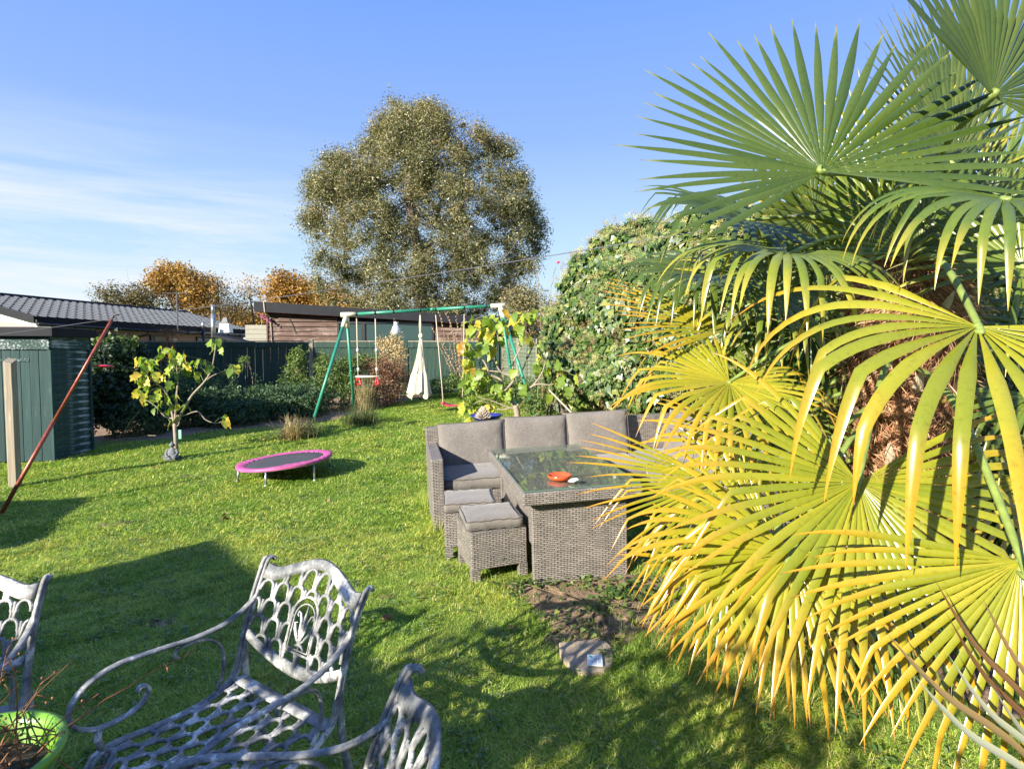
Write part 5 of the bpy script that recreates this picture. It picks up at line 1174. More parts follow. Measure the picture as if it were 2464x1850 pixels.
def big_tree():
    Y = 24.0; prof = [(238, 968, 1000), (290, 905, 1090), (330, 885, 1190), (380, 852, 1238), (420, 760, 1258), (470, 740, 1275), (520, 730, 1300), (580, 738, 1302), (640, 748, 1290), (700, 770, 1268), (780, 790, 1255)]
    cl = []; r = random.Random(5)
    lobes = [(985, 262, 45), (915, 300, 40), (1050, 300, 55), (1100, 345, 60), (1200, 345, 45), (960, 350, 70), (880, 400, 60), (800, 440, 50), (760, 500, 55), (1235, 420, 50), (1262, 480, 45), (1010, 420, 80)]
    while len(cl) < 520:
        v = r.uniform(262, 775); 
        for (a, la, ra), (b, lb, rb) in zip(prof, prof[1:]):
            if a <= v <= b: f = (v-a)/(b-a); l, rr_ = la+(lb-la)*f, ra+(rb-ra)*f
        u_ = r.uniform(l+34, rr_-34) if rr_-l > 80 else (l+rr_)/2
        rim = min(u_-l, rr_-u_, (v-238)*.9)
        if rim < 120 and math.sin(u_*.035+1.1)*math.sin(v*.031+u_*.012)+.35*math.sin(v*.09) < -.18+.45*(1-rim/120)*.5 and r.random() < .8: continue
        hw = (rr_-l)/2*Y/FPX; cx = (l+rr_)/2; dx = (u_-cx)*Y/FPX; dy = math.sqrt(max(0, 1-(dx/hw)**2))*hw*.75
        cl.append(at(u_, v, Y+0) + Vector((0, r.uniform(-dy, dy), 0)))
    for _ in range(70):                            # ragged rim
        v = r.uniform(250, 740)
        for (a, la, ra), (b, lb, rb) in zip(prof, prof[1:]):
            if a <= v <= b: f = (v-a)/(b-a); l, rr_ = la+(lb-la)*f, ra+(rb-ra)*f
        cl.append(at(r.choice((l+r.uniform(0, 34), rr_-r.uniform(0, 34))), v+r.uniform(-14, 6), Y+r.uniform(-.8, .8)))
    for (u_, v, w_) in lobes: cl += [at(u_+r.uniform(-w_, w_)*.45, v+14+r.uniform(-8, 20), Y+r.uniform(-.6, .6)) for _ in range(6)]
    b = at(1018, 900, Y); b.z = .5
    def rf(P, rnd):                                # bronze tips higher up and outside, as this species flushes
        hgt = np.clip((P[:, 2]-5)/7, 0, 1); return np.clip(rnd*.78+.22*hgt*rng.random(len(rnd))+.10*(rng.random(len(rnd)) < .12), 0, 1)
    crown_tree('evergreen_tree', 'large grey green evergreen tree with bronze tips towering behind the timber cabin', b, cl, 'bark_euc', 'euc_leaf', 270000, .112, NARROW_W, .46, .30,
               [at(1015, 760, Y), at(1010, 640, Y), at(985, 480, Y), at(985, 330, Y)], hang=.30, twigs=3, rfac=1.0, rndf=rf)
NARROW_W = (np.array([(0, 0, 0), (.4, .15, .02), (1, 0, -.12), (.4, -.15, .02)]), np.array([(0, 1, 2, 3)]))
big_tree()
def blob(px, py, Y, rx, ry, n, r, ydepth=.5, fill=1.0):
    out = []
    for _ in range(n):
        a = r.uniform(0, 6.283); q = math.sqrt(r.random()); out.append(at(px+rx*q*math.cos(a), py+ry*q*math.sin(a), Y)+Vector((0, r.uniform(-1, 1)*ydepth*rx*Y/FPX, 0)))
    return out
r = random.Random(3)
crown_tree('birch_tree', 'orange leaved birch standing tall behind the bungalow roof', at(440, 830, 42), blob(425, 690, 42, 62, 42, 40, r)+blob(410, 655, 42, 32, 16, 10, r)+blob(480, 712, 42, 40, 40, 22, r), 'bark_grey', 'autumn_leaf', 9000, .20, OVAL, .6, .16, [at(442, 760, 42), at(440, 700, 42), at(425, 660, 42)], 'autumn trees behind the houses', twigs=5)
crown_tree('autumn_tree', 'sparse brownish twiggy tree beside the birch, near the flue', at(530, 830, 42), blob(520, 715, 42, 42, 38, 30, r)+blob(560, 740, 42, 40, 20, 14, r), 'bark_brown', 'olive_leaf', 1500, .16, OVAL, .7, .14, [at(530, 780, 42), at(525, 730, 42), at(515, 700, 42)], 'autumn trees behind the houses', twigs=8)
crown_tree('olive_tree', 'low spreading olive brown tree showing just over the bungalow ridge', at(320, 830, 40), blob(310, 722, 40, 72, 22, 34, r)+blob(350, 735, 40, 55, 18, 16, r), 'bark_brown', 'olive_leaf', 3800, .18, OVAL, .6, .16, [at(320, 780, 40), at(318, 745, 40), at(310, 715, 40)], 'autumn trees behind the houses', twigs=7)
crown_tree('bare_tree', 'nearly bare dark tree between the bungalow end and the timber cabin', at(612, 840, 46), blob(600, 735, 46, 45, 50, 26, r), 'bark_brown', 'autumn_leaf', 500, .2, OVAL, .9, .12, [at(612, 790, 46), at(606, 740, 46), at(600, 710, 46)], 'autumn trees behind the houses', twigs=9)
crown_tree('orange_tree', 'bushy orange and yellow tree behind the timber cabin left of the tall evergreen', at(720, 830, 38), blob(700, 705, 38, 50, 38, 34, r)+blob(765, 725, 38, 60, 32, 34, r)+blob(820, 735, 38, 60, 25, 22, r), 'bark_brown', 'autumn_leaf', 12000, .20, OVAL, .6, .16, [at(720, 780, 38), at(720, 740, 38), at(700, 690, 38)], 'autumn trees behind the houses', twigs=5)
crown_tree('low_tree', 'low bronze hedge tree filling behind the outbuilding', at(600, 860, 52), blob(560, 770, 52, 110, 18, 40, r), 'bark_brown', 'autumn_leaf', 7000, .24, OVAL, .8, .12, [at(600, 810, 52), at(600, 790, 52), at(590, 770, 52)], 'autumn trees behind the houses', twigs=4)
crown_tree('small_evergreen', 'small dark tree right of the big evergreen, behind the hollyhocks', at(1270, 860, 21), blob(1262, 735, 21, 36, 38, 20, r)+blob(1300, 770, 21, 45, 25, 14, r), 'bark_brown', 'euc_leaf', 6500, .11, NARROW_W, .38, .09, [at(1268, 800, 21), at(1265, 760, 21), at(1262, 720, 21)], None, twigs=4)
# conifer row added out of view to throw shade on the back left fence
r = random.Random(8)
for i, (x, y) in enumerate(((-12.3, 11.3), (-13.3, 11.8), (-14.4, 12.3), (-15.9, 12.8), (-17.4, 13.3))):
    cl = [Vector((x+r.gauss(0, .5)*(1-k/60), y+r.gauss(0, .5)*(1-k/60), .4+4.6*k/60)) for k in range(60)]
    crown_tree('conifer', 'dark conifer added unseen outside the left edge to shade the fence, '+('nearest the shed', 'second from the shed', 'middle of the row', 'fourth from the shed', 'farthest from the shed')[i], (x, y, .1), cl, 'bark_brown', 'dark_leaf', 12000, .34, OVAL, .6, .12, [Vector((x, y, 1.5)), Vector((x, y, 3.0)), Vector((x, y, 4.9))], 'conifers added outside the left edge for shade', twigs=0)
# loose shrub behind the viewpoint whose shade dapples the foreground
cl = [Vector((-2.3+r.gauss(0, .75), -1.05+r.gauss(0, .5), 1.6+r.gauss(0, .38))) for _ in range(34)]
crown_tree('young_tree', 'slender young tree behind the viewpoint, out of the picture', (-2.3, -1.05, -.05), cl, 'bark_brown', 'mid_leaf', 1700, .11, OVAL, .22, .04, [Vector((-2.3, -1.05, .6)), Vector((-2.25, -1.0, 1.2)), Vector((-2.3, -1.0, 1.9))], None, twigs=3)

# ------------------------------------------------------------------ shrubs
def shrub(name, label, blobs, n, ls, tmpl, m, group=None, stems='dry_stem', ns=10, jit=.7, cat='shrub', up=.4, hollow=.55, hang=0, sr=.006):
    """blobs: list of (centre Vector, radii); leaves sit in the outer shell of each lump"""
    c0 = blobs[0][0]; base = Vector((c0.x, c0.y, GZ(c0.x, c0.y)-.02)); t = empty(name, base, 0, label, cat, group); A = np.array([b[1][0]*b[1][2] for b in blobs]); pr = A/A.sum()
    bi = rng.choice(len(blobs), n, p=pr); d = norm(rng.normal(0, 1, (n, 3))); d[:, 2] = np.where(d[:, 2] < -.5, -d[:, 2], d[:, 2])
    rad = hollow+(1-hollow)*rng.random((n, 1))**.6; lump = 1+.24*np.sin(d[:, 0:1]*7+bi[:, None])*np.sin(d[:, 1:2]*6+2*bi[:, None])+.16*np.sin(d[:, 2:3]*11+bi[:, None])
    ctr = np.array([b[0][:] for b in blobs])[bi]-np.array(base[:]); R3 = np.array([b[1] for b in blobs])[bi]
    P = ctr+d*R3*rad*lump
    ns_ = max(10, n//90); sb = rng.choice(len(blobs), ns_, p=pr); sd_ = norm(rng.normal(0, 1, (ns_, 3))*np.array([1, 1, .6])+np.array([0, 0, .9])); sl_ = rng.uniform(1.05, 1.55, ns_); k_ = int(n*.38); ii = rng.integers(0, ns_, k_); f_ = rng.uniform(.55, 1, k_)
    bc = np.array([b[0][:] for b in blobs])-np.array(base[:]); br_ = np.array([b[1] for b in blobs])
    P[:k_] = bc[sb[ii]]+sd_[ii]*br_[sb[ii]]*(sl_[ii]*f_)[:, None]+rng.normal(0, 1, (k_, 3))*ls*.75
    P[:, 2] = np.maximum(P[:, 2], .01+.05*rng.random(n))
    lf = leaves('foliage', P, d+np.array([0, 0, up]), ls*rng.uniform(.6, 1.35, n), tmpl, m, t, None if not hang else rng.normal(0, .6, (n, 3))+np.array([0, 0, -hang]), None, jit); tag(lf, kind='stuff')
    mb = MB(); r = random.Random(n)
    for k in range(ns):
        b = r.choice(blobs); e = b[0]-base+Vector((r.uniform(-.7, .7)*b[1][0], r.uniform(-.7, .7)*b[1][1], r.uniform(.2, .95)*b[1][2])); s = Vector(((b[0]-base).x*.6+r.uniform(-.1, .1), (b[0]-base).y*.6+r.uniform(-.1, .1), 0)); limb(mb, s, e, sr*1.6, sr*.6, .1, 5, k)
    if ns: tag(mb.build('stems', stems, t), kind='stuff')
    return t
def B(u, v, Y, rx, rz, ry=None): return (at(u, v, Y), (rx*Y/FPX, (ry or rx*.8)*Y/FPX, rz*Y/FPX))
G1 = 'shrubs in the back border'
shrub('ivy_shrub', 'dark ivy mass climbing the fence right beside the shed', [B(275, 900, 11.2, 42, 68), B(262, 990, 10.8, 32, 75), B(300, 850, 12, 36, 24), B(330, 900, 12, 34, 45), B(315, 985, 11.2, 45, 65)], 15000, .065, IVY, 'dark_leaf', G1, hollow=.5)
shrub('ivy_clump', 'variegated ivy tips over the fence top beside the shed', [B(280, 826, 11.6, 40, 9)], 900, .06, IVY, 'light_leaf', G1, ns=3)
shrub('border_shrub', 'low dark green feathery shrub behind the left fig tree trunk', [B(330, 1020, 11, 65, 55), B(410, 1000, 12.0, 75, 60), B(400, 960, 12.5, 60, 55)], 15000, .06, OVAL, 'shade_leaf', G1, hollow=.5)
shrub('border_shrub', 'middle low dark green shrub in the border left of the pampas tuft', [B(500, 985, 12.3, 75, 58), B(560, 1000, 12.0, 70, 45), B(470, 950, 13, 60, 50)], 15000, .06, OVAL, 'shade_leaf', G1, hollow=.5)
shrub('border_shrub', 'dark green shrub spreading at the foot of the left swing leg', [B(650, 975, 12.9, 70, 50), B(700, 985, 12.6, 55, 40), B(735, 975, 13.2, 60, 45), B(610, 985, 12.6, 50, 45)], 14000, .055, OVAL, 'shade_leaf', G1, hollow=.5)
shrub('upright_shrub', 'pale green upright shrub in front of the fence left of the swing set', [B(712, 895, 14.5, 26, 45), B(700, 925, 14.3, 26, 25), B(716, 870, 14.6, 12, 30)], 2600, .06, OVAL, 'light_leaf', G1, ns=14)
shrub('leafy_shrub', 'yellow green leafy shrub between the legs of the swing set', [B(800, 925, 14.3, 50, 60), B(840, 910, 14.6, 40, 50), B(775, 880, 14.8, 20, 30), B(765, 960, 13.9, 40, 45), B(850, 960, 14.0, 35, 50)], 9500, .06, OVAL, 'mid_leaf', G1, ns=16)
shrub('leafy_shrub', 'small green shrub behind the trapeze bar against the fence', [B(895, 880, 15.5, 30, 24), B(870, 870, 15.6, 20, 15)], 1700, .055, OVAL, 'mid_leaf', G1, ns=8)
shrub('dried_hydrangea', 'rust brown dried bush behind the trapeze', [B(905, 915, 14.9, 55, 50), B(940, 930, 14.7, 42, 52), B(900, 960, 14.3, 45, 32)], 8000, .05, OVAL, 'brown_leaf', G1, ns=40, sr=.005)
shrub('dried_hydrangea', 'taller tan dried flower bush rising behind the glass lantern', [B(945, 845, 15.4, 26, 34), B(950, 890, 15.3, 30, 30), B(925, 835, 15.4, 14, 20), B(965, 850, 15.3, 16, 22)], 3400, .055, OVAL, 'straw', G1, ns=30, sr=.006)
shrub('green_clump', 'low green clump at the border right of the hammock', [B(1060, 935, 16.2, 45, 22), B(1110, 925, 16.4, 40, 26), B(1000, 925, 16.5, 30, 16)], 3800, .06, OVAL, 'mid_leaf', G1, ns=6)
shrub('green_clump', 'bright weedy greenery behind the right fig tree', [B(1170, 935, 14.5, 60, 28), B(1250, 945, 13, 50, 28), B(1330, 955, 11, 60, 40), B(1400, 975, 9.6, 50, 28), B(1300, 985, 10, 40, 22)], 9500, .06, OVAL, 'mid_leaf', G1, ns=6)
shrub('green_clump', 'ground ivy creeping at the foot of the big ivy', [B(1450, 985, 8.8, 60, 22), B(1540, 990, 8.4, 60, 26)], 3500, .06, IVY, 'ivy_leaf', G1, ns=4)
shrub('leafy_shrub', 'pale green feathery sprig behind the left fig tree at the fence', [B(590, 868, 13.5, 12, 12), B(570, 890, 13.4, 14, 12), B(548, 905, 13.3, 14, 8)], 700, .045, OVAL, 'light_leaf', G1, ns=8)
def grasstuft(label, c, n, h, spread, m, lean=.8, seed=1, name='grass_tuft', w=.006):
    r_ = np.random.default_rng(seed); V = []; F = []; Rn = []
    for i in range(n):
        a = r_.uniform(0, 6.283); L = h*r_.uniform(.5, 1.2); ln = lean*r_.uniform(.1, 1.3); bx, by = r_.normal(0, spread, 2); d = np.array([math.cos(a), math.sin(a), 0]); p = np.array([-math.sin(a), math.cos(a), 0]); o = len(V)
        for t_ in (0, .3, .6, .85, 1):
            q = np.array([bx, by, 0])+d*(ln*L*t_**1.7)+np.array([0, 0, L*(t_-.45*ln*t_**2.2)]); V += [q-p*w*(1-.85*t_)/2, q+p*w*(1-.85*t_)/2]
        F += [(o+2*k, o+2*k+1, o+2*k+3, o+2*k+2) for k in range(4)]; Rn += [r_.random()]*10
    t = empty(name, (c.x, c.y, GZ(c.x, c.y)-.01), 0, label, 'grass', 'clumps of long grass'); tag(npmesh('blades', np.array(V), np.array(F), m, t, np.array(Rn)), kind='stuff'); return t
c = gp(705, 1058); grasstuft('straw coloured tuft at the foot of the front left swing leg', c, 520, .46, .08, 'straw', 1.1, 3, w=.012)
grasstuft('green grass clump growing through the straw tuft by the swing leg', c+Vector((.2, .12, 0)), 420, .38, .10, 'grass_green_dark', .8, 4, w=.011)
c = gp(865, 1030); grasstuft('dry grass clump under the trapeze beside the back swing leg', c+Vector((-.1, .5, 0)), 700, .50, .16, 'grass_green_dark', 1.0, 5, w=.008)
grasstuft('tall straw tuft standing behind the trapeze', at(868, 985, 13.6)+Vector((0, .2, 0)), 350, .85, .10, 'straw', .35, 6, w=.008)
c = gp(1035, 1215); grasstuft('long green grass growing against the sofa arm', c, 420, .22, .07, 'grass_blade', .9, 7, w=.004)
c = gp(1052, 1275); grasstuft('long green grass growing by the sofa front corner', c, 300, .18, .06, 'grass_blade', .9, 8, w=.004)
# straggly dry stems of the pampas and mallow
def stalks(name, label, base, tops, m, knobs=None, km='dry_stem', group=None, r0=.009, cat='plant', ks=.02):
    t = empty(name, base, 0, label, cat, group); o = Vector(base)
    for i, tp in enumerate(tops):
        e = tp-o; rr = random.Random(i); P = limb(MB(), Vector((rr.uniform(-.15, .15), rr.uniform(-.1, .1), 0)), e, r0, .003, .04, 8, i+50)
        mb = MB().tube(P, [r0*(1-.7*k/8) for k in range(9)], 5)
        if knobs:
            for k in range(knobs):
                f = .35+.65*k/knobs; q = P[int(f*8)].lerp(P[min(8, int(f*8)+1)], f*8-int(f*8)); mb.ball(q+Vector((rr.uniform(-1, 1)*ks*1.3, rr.uniform(-1, 1)*ks, 0)), ks*rr.uniform(.6, 1), 5, 3)
        mb.build('stalk', m, t)
    return t
c = gp(705, 1058); stalks('dry_stalks', 'curving dry stalks leaning out of the straw tuft', c, [at(u_, v_, c.y) for u_, v_ in ((640, 1020), (648, 1060), (672, 1000), (720, 985), (745, 1010), (760, 1005), (660, 1038))], 'dry_stem', None, r0=.006)
c = at(1115, 950, 16.4); c.z = GZ(c.x, c.y)
stalks('hollyhock', 'fan of tall dry seed stalks by the fence behind the pink swing', c, [at(u_, v_, 16.3) for u_, v_ in ((1037, 785), (1058, 752), (1068, 748), (1082, 770), (1092, 790), (1101, 745), (1110, 775), (1118, 760), (1124, 790), (1075, 800), (1048, 810))], 'dry_stem', 16, group='dry seed stalks', ks=.03, r0=.014)
c = at(1300, 940, 10.5); c.z = GZ(c.x, c.y)
stalks('mallow', 'three tall seeding stalks against the sky left of the ivy', c, [at(1290, 640, 10.5), at(1338, 640, 10.4), at(1371, 598, 10.3)], 'dry_stem', 46, group='dry seed stalks', ks=.014, r0=.008)
p = at(1342, 632, 10.4); t = MB().ball((0, 0, 0), .022, 7, 4).ball((.02, 0, .012), .018, 6, 4).build('mallow_flower', 'flower_red', None, True, loc=p); tag(t, 'single small red flower at the top of the middle seed stalk', 'flower')
t = stalks('bamboo_cane', 'two bare canes leaning on the dark shrub behind the left fig tree', gp(265, 1065), [at(338, 985, 9.6), at(375, 1048, 9.5)], 'rope', None, r0=.008)
c = at(1360, 935, 9); t = empty('bean_pole', (0, 0, 0), 0, 'pale cane leaning from the fig tree down to the sofa back', 'cane'); MB().tube([at(1318, 935, 8.2), at(1382, 1000, 6.9)], .011, 6).build('cane', 'rope', t)
# red leaved climber on the fence top
shrub('climber', 'red leaved climber sprouting over the fence above the left fig tree', [B(412, 805, 15.5, 20, 12), B(400, 800, 15.5, 12, 10)], 260, .09, NARROW, 'brown_leaf', None, 'twig_red', 12)

# ------------------------------------------------------------------ the ivy wall
def ivy_wall():
    c = [B(1395, 800, 9.2, 85, 110), B(1450, 700, 8.8, 100, 110), B(1490, 620, 8.4, 75, 75), B(1420, 900, 8.6, 110, 85), B(1560, 620, 7.9, 110, 90), B(1560, 760, 7.6, 150, 140), B(1560, 900, 7.4, 150, 110), B(1350, 850, 9.4, 55, 90), B(1480, 575, 8.6, 25, 28),
         B(1700, 640, 6.9, 160, 130), B(1740, 820, 6.6, 190, 170), B(1900, 650, 6.1, 190, 150), B(1960, 860, 5.9, 220, 200), B(2150, 620, 5.5, 200, 150), B(2200, 820, 5.3, 240, 220), B(2420, 600, 5.0, 230, 160), B(2480, 820, 4.9, 260, 240), B(1340, 770, 9.4, 38, 40)]
    base = at(1500, 980, 8.2); base.z = GZ(base.x, base.y)
    t = empty('ivy_hedge', base, 0, 'huge flowering ivy smothering the right hand fence behind the palm', 'ivy'); o = np.array(base[:])
    n = 85000; A = np.array([b[1][0]*b[1][2]*(9/b[0].y)**.6 for b in c]); bi = rng.choice(len(c), n, p=A/A.sum()); d = norm(rng.normal(0, 1, (n, 3))); d[:, 1] = -np.abs(d[:, 1])*1.0; d = norm(d)
    lump = 1+.10*np.sin(d[:, 0:1]*6+bi[:, None]*1.7)*np.sin(d[:, 2:3]*7+bi[:, None])+.06*np.sin(d[:, 0:1]*17)*np.sin(d[:, 2:3]*19)
    rad = .70+.30*rng.random((n, 1))**.5; P = np.array([b[0][:] for b in c])[bi]+d*np.array([b[1] for b in c])[bi]*rad*lump-o
    P[:, 2] = np.maximum(P[:, 2], .02)
    N = d+np.array([-.2, -.5, .35]); T = rng.normal(0, .55, (n, 3))+np.array([0, -.2, -.9])
    lf = leaves('foliage', P, N, .078*rng.uniform(.55, 1.35, n), IVY, 'ivy_leaf', t, T, None, .42); tag(lf, kind='stuff')
    # umbels: little balls of green and brown flower heads standing proud
    k = 3400; bi = rng.choice(len(c), k, p=A/A.sum()); d = norm(rng.normal(0, 1, (k, 3))+np.array([0, -.4, .45])); d[:, 1] = -np.abs(d[:, 1]); lump = 1+.10*np.sin(d[:, 0:1]*6+bi[:, None]*1.7)*np.sin(d[:, 2:3]*7+bi[:, None])+.06*np.sin(d[:, 0:1]*17)*np.sin(d[:, 2:3]*19)
    P = np.array([b[0][:] for b in c])[bi]+d*np.array([b[1] for b in c])[bi]*(1.05+.07*rng.random((k, 1)))*lump-o
    star = []; sf = []
    for i in range(13):
        a = 2.4*i; z = 1-2*(i+.5)/13; rr = math.sqrt(1-z*z); q = Vector((rr*math.cos(a), rr*math.sin(a), z)); e1 = q.orthogonal().normalized(); e2 = q.cross(e1); o2 = len(star); w_ = .20
        star += [tuple(q*1+e1*w_), tuple(q*1+e2*w_), tuple(q*1-e1*w_), tuple(q*1-e2*w_), ]; sf.append((o2, o2+1, o2+2, o2+3)); star += [tuple(q*.1), tuple(q*.1+e1*.04), tuple(q*.98+e1*.04), tuple(q*.98)]; sf.append((o2+4, o2+5, o2+6, o2+7))
    for nm, sel in (('umbel', np.arange(k) % 5 < 3), ('umbel_brown', np.arange(k) % 5 >= 3)):
        reps = np.repeat(P[sel], 3, axis=0)+rng.normal(0, .028, (3*sel.sum(), 3))
        o3 = leaves('flower_heads', reps, rng.normal(0, 1, reps.shape), rng.uniform(.020, .034, len(reps)), (np.array(star), np.array(sf)), nm, t, None, None, .1); tag(o3, kind='stuff')
    mb = MB(); r_ = random.Random(2)
    for i in range(40):
        b = r_.choice(c); e = b[0]-base+Vector((r_.uniform(-.6, .6)*b[1][0], 0, r_.uniform(-.3, .7)*b[1][2])); limb(mb, Vector((e.x+r_.uniform(-.3, .3), e.y+.1, 0)), e, .03, .01, .06, 6, i)
    tag(mb.build('stems', 'bark_brown', t), kind='stuff')
ivy_wall()

# ------------------------------------------------------------------ fig trees: every leaf is an object
def figleaf(seed, lobes=3):
    r_ = random.Random(seed); pts = []
    out = [(0, .0), (-.10, .16), (-.05, .33), (.12, .44), (.30, .42), (.38, .26), (.50, .34), (.66, .40), (.74, .28), (.66, .17), (.80, .17), (1.0, .0)] if lobes > 1 else [(0, 0), (-.08, .18), (.02, .34), (.22, .42), (.45, .38), (.66, .27), (.85, .14), (1, 0)]
    out = [(x, y*r_.uniform(.9, 1.1)) for x, y in out]; V = [(x, 0, -.10*x*x) for x, y in out]; n = len(out)
    for s in (1, -1): V += [(x, s*y, .35*y*y+.03*math.sin(9*x+s)-.14*x*x) for x, y in out]
    F = [];
    for i in range(n-1):
        F.append((i, i+1, n+i+1, n+i)); F.append((i, 2*n+i, 2*n+i+1, i+1))
    me = bpy.data.meshes.new('leaf'); me.from_pydata(V, [], F); me.materials.append(M['fig_leaf']); me.polygons.foreach_set('use_smooth', [True]*len(me.polygons)); me.update(); return me
FL = [figleaf(1), figleaf(2), figleaf(3, 1), figleaf(4)]
def fig(name, label, base, branches, leafpts, size, seed, rad, fruit=()):
    r_ = random.Random(seed); t = empty(name, base, 0, label, 'fig tree', 'fig trees on the lawn'); o = Vector(base)
    ends = []
    for i, (pth, ra, rb) in enumerate(branches):
        P = curve([p-o for p in pth], 5); k = len(P)-1; MB().tube(P, [ra+(rb-ra)*j/k for j in range(k+1)], 8 if i == 0 else 6).build('trunk' if i == 0 else 'branch', 'bark_grey', t, True); ends += P[k//3:]
    mbp = MB()
    for (p, s) in leafpts:
        q = p-o; nb = min(ends, key=lambda e: (e-q).length); d = (q-nb); L = size*s*r_.uniform(.75, 1.15)
        out = (d.normalized() if d.length > .03 else Vector((r_.uniform(-1, 1), r_.uniform(-1, 1), 0)))
        xdir = (Vector((out.x, out.y, out.z*.3))*.5+Vector((r_.uniform(-.5, .5), r_.uniform(-.5, .3), -.8*r_.uniform(.2, 1.6)))).normalized()
        nrm = Vector((r_.uniform(-1, .7), -1.0*r_.uniform(-.1, 1.0), r_.uniform(.1, 1.1))); nrm = (nrm-xdir*nrm.dot(xdir)).normalized(); y_ = nrm.cross(xdir)
        rot = Matrix((xdir, y_, nrm)).transposed().to_quaternion(); start = q-xdir*L*.4
        inst(r_.choice(FL), 'leaf', t, start, rot, (L, L*r_.uniform(.62, 1.0), L*r_.uniform(.8, 2.4)))
        mbp.tube([nb, nb.lerp(start, .5)+Vector((0, 0, .02)), start], .0028, 4)
    tag(mbp.build('leaf_stalks', 'petiole', t), kind='stuff')
    for f in fruit: MB().lathe([(0, -.022), (.016, -.012), (.019, 0), (.012, .014), (.004, .024), (0, .026)], 10).build('fruit', 'petiole', t, True, loc=f-o)
    return t
Yf = gp(424, 1096).y; b0 = gp(424, 1094); a_ = lambda u_, v_, dy=0: at(u_, v_, Yf+dy)
br = [([b0, a_(423, 1060), a_(420, 1020)], .035, .028), ([a_(420, 1022), a_(445, 980), a_(463, 950), a_(495, 915), a_(510, 885), a_(518, 840), a_(520, 820)], .022, .006), ([a_(420, 1022), a_(412, 985), a_(400, 945), a_(368, 915), a_(345, 895)], .02, .006), ([a_(421, 1020), a_(424, 960), a_(428, 915, .1), a_(425, 880)], .018, .006),
      ([a_(420, 1000), a_(440, 1000), a_(475, 990), a_(495, 1010), a_(520, 1018), a_(538, 1012)], .012, .005), ([a_(418, 1008), a_(395, 1000), a_(372, 975), a_(338, 955)], .012, .005), ([a_(463, 950), a_(480, 930), a_(510, 905), a_(545, 890), a_(555, 880)], .010, .004), ([a_(420, 1028), a_(432, 1010), a_(428, 1024), a_(415, 1024), a_(404, 1005)], .009, .005)]
r_ = random.Random(17); lp = []
for (u_, v_, rx, ry, n) in ((390, 880, 70, 38, 40), (415, 850, 30, 14, 8), (470, 890, 38, 28, 12), (345, 905, 36, 22, 12), (350, 950, 40, 16, 10), (400, 950, 40, 25, 14), (425, 990, 24, 20, 8), (415, 1015, 10, 12, 2), (515, 825, 26, 12, 7), (522, 850, 14, 14, 2), (570, 895, 18, 22, 4), (535, 1010, 22, 12, 5), (375, 980, 20, 14, 3), (345, 970, 8, 12, 2), (505, 900, 20, 15, 3)):
    for _ in range(n): a1 = r_.uniform(0, 6.28); q = math.sqrt(r_.random()); lp.append((at(u_+rx*q*math.cos(a1), v_+ry*q*math.sin(a1), Yf+r_.uniform(-.35, .35)), 1))
fig('fig_tree', 'small fig tree with yellowing leaves behind the stone statue', b0, br, lp, .150, 3, 0)
tg = a_(433, 1045, -.05); t = MB().box((0, 0, 0), (.045, .006, .14)).build('plant_tag', 'green_tag', None, loc=tg, bevel=.002); tag(t, 'small green and white plastic label tied to the left fig trunk', 'tag')
Yg = 8.0; g_ = lambda u_, v_, dy=0: at(u_, v_, Yg+dy); b1 = g_(1246, 1010); b1.z = GZ(b1.x, b1.y)
br = [([b1, g_(1246, 1010), g_(1240, 975)], .05, .038), ([g_(1240, 978), g_(1215, 945), g_(1205, 915), g_(1180, 900), g_(1165, 870), g_(1150, 860)], .030, .008), ([g_(1205, 950), g_(1233, 920), g_(1233, 905), g_(1205, 895), g_(1190, 860), g_(1200, 820), g_(1190, 790)], .022, .006), ([g_(1242, 980), g_(1265, 945), g_(1290, 925), g_(1330, 925), g_(1345, 900)], .024, .006),
      ([g_(1233, 905), g_(1236, 870), g_(1255, 830), g_(1258, 790), g_(1262, 755)], .014, .005), ([g_(1275, 935), g_(1300, 905), g_(1310, 870), g_(1290, 830), g_(1270, 810)], .014, .005), ([g_(1240, 985), g_(1210, 975), g_(1185, 965), g_(1150, 955)], .012, .005), ([g_(1236, 980), g_(1200, 985), g_(1160, 965), g_(1135, 975)], .010, .004), ([g_(1205, 895), g_(1160, 890), g_(1125, 880)], .012, .004), ([g_(1190, 860), g_(1180, 820), g_(1185, 780), g_(1180, 760)], .012, .004)]
r_ = random.Random(23); lp = []
for (u_, v_, rx, ry, n) in ((1195, 785, 38, 24, 15), (1140, 785, 26, 18, 7), (1150, 830, 34, 30, 16), (1120, 850, 14, 38, 7), (1145, 880, 28, 14, 4), (1190, 835, 26, 20, 6), (1240, 760, 34, 12, 7), (1245, 800, 22, 18, 5), (1285, 770, 16, 14, 4), (1285, 820, 16, 18, 4), (1115, 920, 14, 28, 6), (1155, 930, 34, 22, 12), (1135, 975, 34, 25, 9), (1115, 1005, 14, 18, 4), (1200, 950, 28, 18, 6), (1290, 905, 14, 24, 4), (1240, 900, 6, 14, 1), (1257, 945, 10, 18, 2), (1335, 900, 22, 24, 6), (1365, 920, 24, 20, 4), (1315, 955, 14, 16, 1), (1360, 950, 16, 14, 1), (1165, 905, 30, 12, 3), (1305, 870, 14, 14, 2), (1185, 985, 20, 14, 4)):
    for _ in range(n): a1 = r_.uniform(0, 6.28); q = math.sqrt(r_.random()); lp.append((at(u_+rx*q*math.cos(a1), v_+ry*q*math.sin(a1), Yg+r_.uniform(-.35, .35)), 1))
